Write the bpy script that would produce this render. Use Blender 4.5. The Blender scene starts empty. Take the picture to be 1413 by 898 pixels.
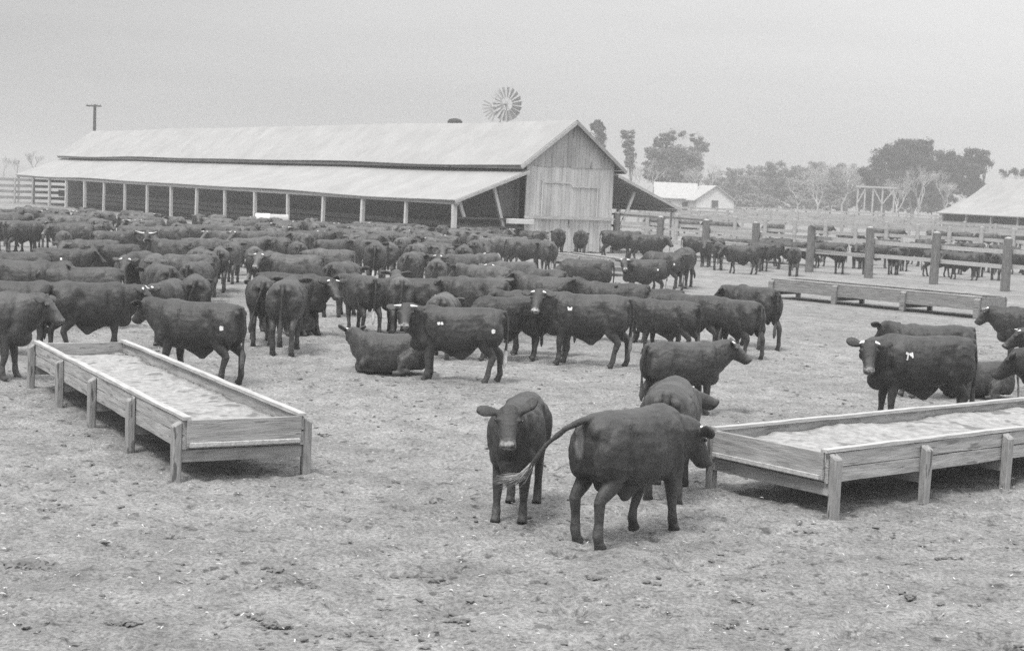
import bpy, bmesh, math, random
import numpy as np
from mathutils import Vector, Matrix, noise
from mathutils.bvhtree import BVHTree
random.seed(7)
S = bpy.context.scene
COL = S.collection
R = math.radians
PI = math.pi

# ------------------------------------------------------------------ camera
F, TILT, ROLL, CH = 2121.0, 0.089, 0.043, 3.1
cam = bpy.data.cameras.new('camera'); co = bpy.data.objects.new('camera', cam); COL.objects.link(co)
M3 = Matrix.Rotation(PI / 2 - TILT, 3, 'X') @ Matrix.Rotation(ROLL, 3, 'Z')
co.matrix_world = Matrix.Translation((0, 0, CH)) @ M3.to_4x4()
cam.sensor_width = 36; cam.lens = F / 1413 * 36; cam.clip_end = 9000; cam.clip_start = .1
cam.dof.use_dof = True; cam.dof.focus_distance = 16; cam.dof.aperture_fstop = 5.6
S.camera = co

def G(px, py, z=0.0):
    d = M3 @ Vector(((px - 706.5) / F, -(py - 449) / F, -1))
    t = (z - CH) / d.z
    return Vector((d.x * t, d.y * t, z))
def GD(px, Y, z=0.0):
    """point at depth Y whose column is px at height z"""
    x = (px - 706.5) / F * Y
    for _ in range(4):
        q = P(Vector((x, Y, z))); x += (px - q[0]) / F * Y
    return Vector((x, Y, z))
def P(v):
    c = M3.transposed() @ (Vector(v) - Vector((0, 0, CH)))
    return (706.5 + F * c.x / -c.z, 449 - F * c.y / -c.z)
def HZ(px): return 260 + math.tan(ROLL) * (px - 706)

# ------------------------------------------------------------------ materials
def mat(name, lo, hi, rough=.8, scale=3., stretch=(1, 1, 1), bump=.2, bscale=None, spec=.3, detail=8, spots=None, coords='Object'):
    m = bpy.data.materials.new(name); m.use_nodes = True
    nt = m.node_tree; N = nt.nodes; L = nt.links; b = N['Principled BSDF']
    b.inputs['Roughness'].default_value = rough; b.inputs['Specular IOR Level'].default_value = spec
    tc = N.new('ShaderNodeTexCoord'); mp = N.new('ShaderNodeMapping'); mp.inputs['Scale'].default_value = stretch
    L.new(tc.outputs[coords], mp.inputs[0])
    oi = N.new('ShaderNodeObjectInfo')
    ad = N.new('ShaderNodeVectorMath'); ad.operation = 'ADD'
    L.new(mp.outputs[0], ad.inputs[0]); 
    ml = N.new('ShaderNodeMath'); ml.operation = 'MULTIPLY'; ml.inputs[1].default_value = 37.
    L.new(oi.outputs['Random'], ml.inputs[0]); L.new(ml.outputs[0], ad.inputs[1])
    n = N.new('ShaderNodeTexNoise'); n.inputs['Scale'].default_value = scale; n.inputs['Detail'].default_value = detail; n.inputs['Roughness'].default_value = .65
    L.new(ad.outputs[0], n.inputs['Vector'])
    r = N.new('ShaderNodeValToRGB'); r.color_ramp.elements[0].position = .3; r.color_ramp.elements[1].position = .7
    r.color_ramp.elements[0].color = (lo, lo, lo, 1); r.color_ramp.elements[1].color = (hi, hi, hi, 1)
    L.new(n.outputs['Fac'], r.inputs[0]); last = r.outputs[0]
    if spots:
        sc, thr, val = spots
        n2 = N.new('ShaderNodeTexNoise'); n2.inputs['Scale'].default_value = sc; n2.inputs['Detail'].default_value = 4
        L.new(ad.outputs[0], n2.inputs['Vector'])
        r2 = N.new('ShaderNodeValToRGB'); r2.color_ramp.elements[0].position = thr; r2.color_ramp.elements[1].position = thr + .06
        r2.color_ramp.elements[0].color = (0, 0, 0, 1); r2.color_ramp.elements[1].color = (1, 1, 1, 1)
        L.new(n2.outputs['Fac'], r2.inputs[0])
        mx = N.new('ShaderNodeMix'); mx.data_type = 'RGBA'; mx.inputs[7].default_value = (val, val, val, 1)
        L.new(r2.outputs[0], mx.inputs[0]); L.new(last, mx.inputs[6]); last = mx.outputs[2]
    L.new(last, b.inputs['Base Color'])
    if bump:
        n3 = N.new('ShaderNodeTexNoise'); n3.inputs['Scale'].default_value = bscale or scale * 4; n3.inputs['Detail'].default_value = 6
        L.new(ad.outputs[0], n3.inputs['Vector'])
        bp = N.new('ShaderNodeBump'); bp.inputs['Strength'].default_value = bump; bp.inputs['Distance'].default_value = .02
        L.new(n3.outputs['Fac'], bp.inputs['Height']); L.new(bp.outputs[0], b.inputs['Normal'])
    m['lo'] = lo
    return m
W_END = mat('weathered_end_plank', .18, .38, .85, 2.2, (9, 1, 9), .35, 8, spots=(3.5, .60, .16))
W_OLD = mat('old_dark_plank', .13, .28, .85, 2.2, (1, 9, 9), .35, 8, spots=(3.5, .60, .09))
W_TROUGH = mat('weathered_plank', .20, .42, .85, 2.2, (1, 9, 9), .35, 8, spots=(2.6, .60, .17))
W_POST = mat('rough_post', .16, .36, .9, 3, (6, 6, 1), .5, 8, spots=(3, .57, .1))
W_FPOST = mat('corral_post', .08, .2, .9, 4, (5, 5, 1), .6, 8)
W_RAIL = mat('corral_rail', .28, .46, .9, 3, (1, 6, 6), .4, 8)
W_RAILL = mat('pale_board', .26, .46, .85, 3, (1, 6, 6), .3, 8)
W_FAR = mat('far_rail', .25, .38, .9, 1, (1, 6, 6), 0)
WHITEW = mat('whitewashed_boards', .30, .58, .9, 2.2, (1, 1, .12), .2, 6, spots=(3.0, .68, .3))
GABLEW = mat('weathered_gable_boards', .2, .42, .9, 2.2, (1, 1, .15), .3, 6, spots=(3, .62, .09))
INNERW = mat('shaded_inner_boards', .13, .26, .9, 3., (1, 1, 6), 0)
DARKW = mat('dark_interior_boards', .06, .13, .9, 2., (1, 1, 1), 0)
POSTP = mat('pale_shed_post', .38, .62, .9, 3, (5, 5, 1), .3, 8)
ROOFM = mat('metal_roofing', .25, .32, .75, .6, (1, 1, 1), .05, 4, spec=.2)
TRIM = mat('roof_edge_trim', .2, .3, .8, 2)
WHITE = mat('white_paint', .5, .62, .6, 2, bump=.05)
FEED = mat('pale_feed', .17, .38, .95, 9, bump=1.0, bscale=34, spots=(3, .58, .15))
CLOD = mat('dark_manure', .07, .2, .95, 12, bump=.3)
STRAW = mat('pale_straw', .4, .6, .9, 12, bump=0)
STEEL = mat('galvanised_steel', .26, .42, .6, 5, bump=0)
POLE = mat('dark_creosote', .03, .06, .9, 5, bump=0)
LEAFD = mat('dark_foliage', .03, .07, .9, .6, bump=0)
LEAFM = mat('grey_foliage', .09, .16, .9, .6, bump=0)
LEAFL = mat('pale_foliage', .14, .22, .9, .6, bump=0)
BARK = mat('pale_bark', .30, .44, .9, 2, bump=0)
BARKD = mat('grey_bark', .15, .25, .9, 2, bump=0)
HORN = mat('pale_horn', .6, .85, .45, 14, bump=0)
EYE = mat('dark_eye', .008, .012, .12, 5, bump=0, spec=.6)
WMARK = mat('white_brand_paint', .6, .8, .8, 60, bump=.1)
FARMROOF = mat('pale_farm_roof', .32, .42, .8, 2, bump=0)
HILLM = mat('hill_scrub', .10, .18, .95, .02, bump=0)

def coat_mat():
    m = bpy.data.materials.new('cow_coat'); m.use_nodes = True
    nt = m.node_tree; N = nt.nodes; L = nt.links; b = N['Principled BSDF']
    b.inputs['Roughness'].default_value = .47; b.inputs['Specular IOR Level'].default_value = .45
    b.inputs['Sheen Weight'].default_value = .0; b.inputs['Sheen Roughness'].default_value = .3
    at = N.new('ShaderNodeAttribute'); at.attribute_name = 'mark'
    sp = N.new('ShaderNodeSeparateColor'); L.new(at.outputs['Color'], sp.inputs[0])
    oi = N.new('ShaderNodeObjectInfo'); so = N.new('ShaderNodeSeparateColor'); L.new(oi.outputs['Color'], so.inputs[0])
    tc = N.new('ShaderNodeTexCoord')
    ml = N.new('ShaderNodeMath'); ml.operation = 'MULTIPLY'; ml.inputs[1].default_value = 37.; L.new(oi.outputs['Random'], ml.inputs[0])
    ad = N.new('ShaderNodeVectorMath'); ad.operation = 'ADD'; L.new(tc.outputs['Object'], ad.inputs[0]); L.new(ml.outputs[0], ad.inputs[1])
    n = N.new('ShaderNodeTexNoise'); n.inputs['Scale'].default_value = 3.2; n.inputs['Detail'].default_value = 9; n.inputs['Roughness'].default_value = .7
    L.new(ad.outputs[0], n.inputs['Vector'])
    r = N.new('ShaderNodeMapRange'); r.inputs[1].default_value = .3; r.inputs[2].default_value = .7; r.inputs[3].default_value = .010; r.inputs[4].default_value = .055
    L.new(n.outputs['Fac'], r.inputs[0])
    mu = N.new('ShaderNodeMath'); mu.operation = 'MULTIPLY'; L.new(r.outputs[0], mu.inputs[0]); L.new(so.outputs[0], mu.inputs[1])
    cur = mu.outputs[0]
    # dried mud on the lower legs, dust patches on the coat
    sz = N.new('ShaderNodeSeparateXYZ'); L.new(tc.outputs['Object'], sz.inputs[0])
    mz = N.new('ShaderNodeMapRange'); mz.inputs[1].default_value = .5; mz.inputs[2].default_value = .03; L.new(sz.outputs[2], mz.inputs[0])
    n5 = N.new('ShaderNodeTexNoise'); n5.inputs['Scale'].default_value = 11; n5.inputs['Detail'].default_value = 7; n5.inputs['Roughness'].default_value = .7; L.new(ad.outputs[0], n5.inputs['Vector'])
    m5 = N.new('ShaderNodeMapRange'); m5.inputs[1].default_value = .42; m5.inputs[2].default_value = .62; L.new(n5.outputs['Fac'], m5.inputs[0])
    x5 = N.new('ShaderNodeMath'); x5.operation = 'MULTIPLY'; L.new(mz.outputs[0], x5.inputs[0]); L.new(m5.outputs[0], x5.inputs[1])
    n6 = N.new('ShaderNodeTexNoise'); n6.inputs['Scale'].default_value = 2.1; n6.inputs['Detail'].default_value = 10; n6.inputs['Roughness'].default_value = .75; L.new(ad.outputs[0], n6.inputs['Vector'])
    m6 = N.new('ShaderNodeMapRange'); m6.inputs[1].default_value = .54; m6.inputs[2].default_value = .70; m6.inputs[4].default_value = .45; L.new(n6.outputs['Fac'], m6.inputs[0])
    def mixv(fac, a, bval):
        x = N.new('ShaderNodeMix'); x.data_type = 'FLOAT'; L.new(fac, x.inputs[0]); L.new(a, x.inputs[2]); x.inputs[3].default_value = bval; return x.outputs[0]
    cur = mixv(x5.outputs[0], cur, .09); cur = mixv(m6.outputs[0], cur, .085)
    def mix(fac, a, bval=None, bsock=None):
        x = N.new('ShaderNodeMix'); x.data_type = 'FLOAT'; L.new(fac, x.inputs[0]); L.new(a, x.inputs[2])
        if bsock: L.new(bsock, x.inputs[3])
        else: x.inputs[3].default_value = bval
        return x.outputs[0]
    nm = N.new('ShaderNodeTexNoise'); nm.inputs['Scale'].default_value = 26; nm.inputs['Detail'].default_value = 4; L.new(ad.outputs[0], nm.inputs['Vector'])
    mr = N.new('ShaderNodeMapRange'); mr.inputs[1].default_value = .38; mr.inputs[2].default_value = .58; L.new(nm.outputs['Fac'], mr.inputs[0])
    mm = N.new('ShaderNodeMath'); mm.operation = 'MULTIPLY'; L.new(sp.outputs[0], mm.inputs[0]); L.new(mr.outputs[0], mm.inputs[1])
    cur = mix(mm.outputs[0], cur, bsock=so.outputs[1])      # muzzle
    cur = mix(sp.outputs[1], cur, bsock=so.outputs[2])      # switch / rump streak
    cur = mix(sp.outputs[2], cur, .012)                     # nostril, mouth, hoof line
    cb = N.new('ShaderNodeCombineColor')
    for i in range(3): L.new(cur, cb.inputs[i])
    L.new(cb.outputs[0], b.inputs['Base Color'])
    n3 = N.new('ShaderNodeTexNoise'); n3.inputs['Scale'].default_value = 60; n3.inputs['Detail'].default_value = 6; n3.inputs['Roughness'].default_value = .75
    hm_ = N.new('ShaderNodeMapping'); hm_.inputs['Scale'].default_value = (1, 1, .3); hm_.inputs['Rotation'].default_value = (0, .5, 0); L.new(ad.outputs[0], hm_.inputs[0]); L.new(hm_.outputs[0], n3.inputs['Vector'])
    mp = N.new('ShaderNodeTexNoise'); mp.inputs['Scale'].default_value = 9; mp.inputs['Detail'].default_value = 3; L.new(ad.outputs[0], mp.inputs['Vector'])
    b1 = N.new('ShaderNodeBump'); b1.inputs['Strength'].default_value = .48; b1.inputs['Distance'].default_value = .04; L.new(mp.outputs['Fac'], b1.inputs['Height'])
    b2 = N.new('ShaderNodeBump'); b2.inputs['Strength'].default_value = .8; b2.inputs['Distance'].default_value = .012; L.new(n3.outputs['Fac'], b2.inputs['Height'])
    L.new(b1.outputs[0], b2.inputs['Normal']); L.new(b2.outputs[0], b.inputs['Normal'])
    return m
COAT = coat_mat()

# ------------------------------------------------------------------ object helpers
def tag(o, label=None, cat=None, group=None, kind=None):
    if label: o['label'] = label
    if cat: o['category'] = cat
    if group: o['group'] = group
    if kind: o['kind'] = kind
    return o
def empty(name, loc, rz=0.):
    o = bpy.data.objects.new(name, None); COL.objects.link(o); o.location = loc; o.rotation_euler = (0, 0, rz); o.empty_display_size = .2
    return o
def link(name, me, m=None, parent=None):
    o = bpy.data.objects.new(name, me); COL.objects.link(o)
    if m and not me.materials: me.materials.append(m)
    if parent: o.parent = parent
    return o
class MB:
    def __init__(s): s.v = []; s.f = []
    def add(s, vs, fs):
        k = len(s.v); s.v += [tuple(v) for v in vs]; s.f += [tuple(i + k for i in f) for f in fs]
    def box(s, x0, x1, y0, y1, z0, z1, jit=0.):
        j = lambda: random.uniform(-jit, jit)
        vs = [(x + j(), y + j(), z + j()) for z in (z0, z1) for y in (y0, y1) for x in (x0, x1)]
        s.add(vs, [(0, 2, 3, 1), (4, 5, 7, 6), (0, 1, 5, 4), (2, 6, 7, 3), (0, 4, 6, 2), (1, 3, 7, 5)])
    def wob(s, x0, x1, y0, y1, z0, z1, n=18, j=.006):
        o = random.uniform(0, 99); vs = []
        for i in range(n + 1):
            x = x0 + (x1 - x0) * i / n; q = lambda k: noise.noise((x * 1.6, o + k * 7, 0)) * j * 2 + random.uniform(-j, j) * .35
            a, b, c, d = q(0), q(1), q(2), q(3)
            vs += [(x, y0 + c * .5, z0 + a), (x, y1 + c * .5, z0 + a), (x, y1 + c * .5, z1 + b), (x, y0 + c * .5, z1 + b)]
        fs = [(0, 1, 2, 3), tuple(n * 4 + k for k in (3, 2, 1, 0))]
        for i in range(n):
            for k in range(4): fs.append((i * 4 + k, i * 4 + (k + 1) % 4, i * 4 + 4 + (k + 1) % 4, i * 4 + 4 + k))
        s.add(vs, fs)
    def bar(s, a, b, w, h, up=(0, 0, 1)):
        a = Vector(a); b = Vector(b); d = (b - a).normalized(); up = Vector(up)
        if abs(d.dot(up)) > .97: up = Vector((1, 0, 0))
        r = d.cross(up).normalized() * w / 2; u = r.cross(d).normalized() * h / 2
        vs = [a - r - u, a + r - u, a + r + u, a - r + u, b - r - u, b + r - u, b + r + u, b - r + u]
        s.add(vs, [(0, 1, 2, 3), (7, 6, 5, 4), (0, 4, 5, 1), (1, 5, 6, 2), (2, 6, 7, 3), (3, 7, 4, 0)])
    def tube(s, pts, rad, n=8):
        rings = []
        pts = [Vector(p) for p in pts]
        for i, p in enumerate(pts):
            d = (pts[min(i + 1, len(pts) - 1)] - pts[max(i - 1, 0)]).normalized()
            a = d.orthogonal().normalized(); b = d.cross(a)
            rings.append([p + (a * math.cos(2 * PI * k / n) + b * math.sin(2 * PI * k / n)) * rad[i] for k in range(n)])
        # keep orientation continuous
        vs = []; fs = []
        for i, rg in enumerate(rings):
            if i:
                off = min(range(n), key=lambda o: (rg[o] - pts[i] - (prev[0] - pts[i - 1])).length)
                rg = rg[off:] + rg[:off]
            prev = rg; vs += rg
        for i in range(len(pts) - 1):
            for k in range(n):
                fs.append((i * n + k, i * n + (k + 1) % n, (i + 1) * n + (k + 1) % n, (i + 1) * n + k))
        fs.append(tuple(range(n))[::-1]); fs.append(tuple(range((len(pts) - 1) * n, len(pts) * n)))
        s.add(vs, fs)
    def mesh(s, name, smooth=False, bevel=0., fixn=False):
        me = bpy.data.meshes.new(name); me.from_pydata(s.v, [], s.f)
        if bevel or fixn:
            bm = bmesh.new(); bm.from_mesh(me)
            bmesh.ops.recalc_face_normals(bm, faces=bm.faces)
            if bevel: bmesh.ops.bevel(bm, geom=bm.edges, offset=bevel, segments=1, affect='EDGES')
            bm.to_mesh(me); bm.free()
        if smooth: me.polygons.foreach_set('use_smooth', [True] * len(me.polygons))
        me.update()
        return me
    def build(s, name, m, parent=None, smooth=False, bevel=0.):
        return link(name, s.mesh(name, smooth, bevel), m, parent)

# ------------------------------------------------------------------ world, sun, haze
w = bpy.data.worlds.new('World'); S.world = w; w.use_nodes = True
nt = w.node_tree; N = nt.nodes; L = nt.links; bg = N['Background']
SUN_EL, SUN_AZ = R(62), R(215)      # azimuth clockwise from +Y: behind the camera, a little to the left
sky = N.new('ShaderNodeTexSky'); sky.sky_type = 'NISHITA'; sky.sun_disc = False
sky.sun_elevation = SUN_EL; sky.sun_rotation = SUN_AZ; sky.dust_density = 4; sky.air_density = 1
bw = N.new('ShaderNodeRGBToBW'); L.new(sky.outputs[0], bw.inputs[0])
tc = N.new('ShaderNodeTexCoord'); sx = N.new('ShaderNodeSeparateXYZ'); L.new(tc.outputs['Generated'], sx.inputs[0])
# overcast cloud deck: about three times brighter overhead than at the horizon
def mth(op, a, b=None, c=None):
    x = N.new('ShaderNodeMath'); x.operation = op
    for i, q in enumerate((a, b, c)):
        if q is None: continue
        if isinstance(q, (int, float)): x.inputs[i].default_value = q
        else: L.new(q, x.inputs[i])
    return x.outputs[0]
zc = mth('MAXIMUM', sx.outputs['Z'], 0.)
low = mth('POWER', mth('SUBTRACT', 1., zc), 14.)                 # pale band low down
deck = mth('MULTIPLY_ADD', zc, 17.0, 4.2)
deck = mth('MULTIPLY_ADD', low, 1.5, deck)
side = mth('MULTIPLY_ADD', sx.outputs['X'], 3.4, deck)
cn = N.new('ShaderNodeTexNoise'); cn.inputs['Scale'].default_value = 2.2; cn.inputs['Detail'].default_value = 4; cn.inputs['Roughness'].default_value = .5
mpp = N.new('ShaderNodeMapping'); mpp.inputs['Scale'].default_value = (1, 1, 9); L.new(tc.outputs['Generated'], mpp.inputs[0]); L.new(mpp.outputs[0], cn.inputs['Vector'])
cl = mth('MULTIPLY_ADD', cn.outputs['Fac'], 2.4, -1.2)
tot = mth('ADD', side, cl)
mixd = mth('MULTIPLY_ADD', bw.outputs[0], .10, mth('MULTIPLY', tot, .92))
L.new(mixd, bg.inputs['Color']); bg.inputs['Strength'].default_value = .10
sl = bpy.data.lights.new('sun', 'SUN'); sl.energy = 3.2; sl.angle = R(16); sl.color = (1, .985, .96)
so = bpy.data.objects.new('sun', sl); COL.objects.link(so); so.location = (0, 0, 60)
sd = Vector((math.sin(SUN_AZ) * math.cos(SUN_EL), math.cos(SUN_AZ) * math.cos(SUN_EL), math.sin(SUN_EL)))
so.rotation_euler = sd.to_track_quat('Z', 'Y').to_euler()
S.view_settings.view_transform = 'Standard'; S.view_settings.look = 'None'; S.view_settings.gamma = 1; S.view_settings.exposure = .2
S.cycles.volume_bounces = 1; S.cycles.max_bounces = 6; S.cycles.use_denoising = False
S.cycles.diffuse_bounces = 3; S.cycles.glossy_bounces = 2

hz = MB(); hz.box(-2900, 2900, -60, 3400, -1.2, 22)
hm = bpy.data.materials.new('haze_air'); hm.use_nodes = True
hn = hm.node_tree; hn.nodes.remove(hn.nodes['Principled BSDF'])
pv = hn.nodes.new('ShaderNodeVolumePrincipled'); pv.inputs['Density'].default_value = .0016; pv.inputs['Color'].default_value = (.62, .62, .62, 1); pv.inputs['Anisotropy'].default_value = .2
hn.links.new(pv.outputs[0], hn.nodes['Material Output'].inputs['Volume'])
tag(hz.build('haze', hm), 'pale dusty haze hanging over the far pens and trees', None, None, 'stuff')

# ------------------------------------------------------------------ ground
def ground():
    m = bpy.data.materials.new('trampled_dirt'); m.use_nodes = True
    nt = m.node_tree; N = nt.nodes; L = nt.links; b = N['Principled BSDF']; b.inputs['Roughness'].default_value = .95; b.inputs['Specular IOR Level'].default_value = .15
    tc = N.new('ShaderNodeTexCoord')
    def nz(sc, det=6, ro=.6):
        n = N.new('ShaderNodeTexNoise'); n.inputs['Scale'].default_value = sc; n.inputs['Detail'].default_value = det; n.inputs['Roughness'].default_value = ro
        L.new(tc.outputs['Object'], n.inputs['Vector']); return n.outputs['Fac']
    def rng(s, a, b_, c, d):
        x = N.new('ShaderNodeMapRange'); L.new(s, x.inputs[0])
        for i, q in enumerate((a, b_, c, d)): x.inputs[1 + i].default_value = q
        return x.outputs[0]
    def mul(a, b_):
        x = N.new('ShaderNodeMath'); x.operation = 'MULTIPLY'; L.new(a, x.inputs[0]); L.new(b_, x.inputs[1]); return x.outputs[0]
    big = rng(nz(.18, 5), .35, .65, .86, 1.12)
    mid = rng(nz(1.6, 8, .75), .34, .66, .70, 1.26)
    fine = rng(nz(27, 6, .8), .38, .62, .58, 1.40)
    dark = rng(nz(5.5, 6, .65), .57, .66, 1.0, .42)
    dk2 = rng(nz(13, 5, .65), .60, .67, 1.0, .5)
    lite = rng(nz(46, 3, .5), .70, .75, 1.0, 1.6)
    base = N.new('ShaderNodeValue'); base.outputs[0].default_value = .225
    c = mul(mul(mul(mul(mul(mul(base.outputs[0], big), mid), fine), dark), dk2), lite)
    cb = N.new('ShaderNodeCombineColor')
    for i in range(3): L.new(c, cb.inputs[i])
    L.new(cb.outputs[0], b.inputs['Base Color'])
    bp = N.new('ShaderNodeBump'); bp.inputs['Strength'].default_value = .9; bp.inputs['Distance'].default_value = .05; L.new(nz(9, 9, .72), bp.inputs['Height'])
    L.new(bp.outputs[0], b.inputs['Normal'])
    ds = [4.]
    while ds[-1] < 46: ds.append(ds[-1] * 1.0042 + .004)
    while ds[-1] < 3300: ds.append(ds[-1] * 1.22)
    nx = 420; vs = []; fs = []
    for y in ds:
        hwid = y * .47 + 3 if y < 60 else y * .47 + 3 + (y - 60) * 1.2
        hwid = min(hwid, 2850)
        for i in range(nx + 1):
            x = (i / nx * 2 - 1) * hwid
            z = 0.
            if y < 50:
                fd = min(1., (50 - y) / 20)
                z = noise.noise((x * 1.3, y * 1.3, 0)) * .03 + noise.noise((x * 4.2, y * 4.2, 3)) * .028 + noise.noise((x * 9, y * 9, 7)) * .022 + noise.noise((x * 19, y * 19, 2)) * .010
                h = noise.noise((x * 2.9, y * 2.9, 11)); 
                if h > .32: z -= (h - .32) * .2
                z *= fd
            vs.append((x, y, z))
    for j in range(len(ds) - 1):
        for i in range(nx):
            a = j * (nx + 1) + i; fs.append((a, a + 1, a + nx + 2, a + nx + 1))
    k = len(vs); hb = 4 * .47 + 3
    vs += [(-2850, 4, 0), (-2850, -50, 0), (2850, -50, 0), (2850, 4, 0)]
    me = bpy.data.meshes.new('ground'); 
    # skirt behind the camera and out to the sides
    fs += [(k, k + 1, k + 2, k + 3, nx, 0)]
    last = (len(ds) - 1) * (nx + 1)
    left = [j * (nx + 1) for j in range(len(ds))]; right = [j * (nx + 1) + nx for j in range(len(ds))]
    vs += [(-2850, 3300, 0), (2850, 3300, 0)]
    fs += [tuple([k] + left + [k + 4]), tuple([k + 5] + right[::-1] + [k + 3])]
    me.from_pydata(vs, [], fs); me.polygons.foreach_set('use_smooth', [True] * len(me.polygons)); me.update()
    tag(link('ground', me, m), kind='structure')
ground()

def clods():
    def ico(r):
        bm = bmesh.new(); bmesh.ops.create_icosphere(bm, subdivisions=r, radius=1); vs = [v.co.copy() for v in bm.verts]; fs = [tuple(v.index for v in f.verts) for f in bm.faces]; bm.free(); return vs, fs
    I1 = ico(1); I2 = ico(2)
    mb = MB()
    def clod(x, y, r, src, flat=.45):
        vs, fs = src; o = random.uniform(0, 99); sx = random.uniform(.8, 1.6); a = random.uniform(0, PI); ca, sa = math.cos(a), math.sin(a)
        out = []
        for v in vs:
            q = v * (1 + .8 * noise.noise(v * 1.9 + Vector((o, 0, 0))) + .3 * noise.noise(v * 4 + Vector((0, o, 0))))
            X, Y, Z = q.x * r * sx, q.y * r, q.z * r * flat
            out.append((x + X * ca - Y * sa, y + X * sa + Y * ca, max(-.03, Z + r * flat * .05)))
        mb.add(out, fs)
    for i in range(7500):
        y = 8 + 42 * random.random() ** 1.6; x = random.uniform(-1, 1) * (y * .42 + 2)
        if noise.noise((x * .5, y * .5, 5)) < random.uniform(-.5, .5): continue
        clod(x, y, random.choice((.010, .013, .016, .018, .02, .025, .03, .036)), I1)
    for px, py, r in ((35, 780, .11), (22, 778, .09), (55, 783, .08), (590, 797, .10), (605, 800, .07), (822, 797, .06), (1022, 830, .07), (375, 785, .06), (480, 716, .05), (170, 860, .07), (380, 862, .06), (120, 622, .05), (640, 858, .06), (355, 850, .05), (1052, 795, .04), (700, 830, .04), (450, 600, .06), (545, 665, .04), (60, 705, .06), (90, 700, .05), (1085, 520, .05), (1110, 505, .05), (500, 560, .04), (1000, 862, .05), (1250, 820, .05), (1310, 770, .06), (905, 838, .04), (247, 742, .05), (430, 810, .05), (760, 870, .06)):
        p = G(px, py)
        for _ in range(9):
            clod(p.x + random.gauss(0, r * .8), p.y + random.gauss(0, r * .8), r * random.uniform(.2, .6), I2, .6)
    tag(mb.build('manure_clods', CLOD), 'dark manure clods strewn over the trampled dirt', 'manure', None, 'stuff')
    mb = MB()
    for i in range(2600):
        y = 8 + 36 * random.random() ** 1.5; x = random.uniform(-1, 1) * (y * .42 + 2)
        a = random.uniform(0, PI); l = random.uniform(.008, .026); t = random.uniform(.002, .005); z = random.uniform(.012, .035)
        c, s = math.cos(a), math.sin(a); dz = random.uniform(-.012, .012)
        mb.add([(x - c * l - s * t, y - s * l + c * t, z), (x - c * l + s * t, y - s * l - c * t, z), (x + c * l + s * t, y + s * l - c * t, z + dz), (x + c * l - s * t, y + s * l + c * t, z + dz), (x, y, z + t * 1.6)],
               [(0, 1, 4), (1, 2, 4), (2, 3, 4), (3, 0, 4)])
    tag(mb.build('straw_litter', STRAW), 'pale bits of straw scattered over the dirt', 'straw', None, 'stuff')
clods()

# ------------------------------------------------------------------ the long shed
TH = .581
U = Vector((-math.sin(TH), math.cos(TH), 0)); V = Vector((math.cos(TH), math.sin(TH), 0))
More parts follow.
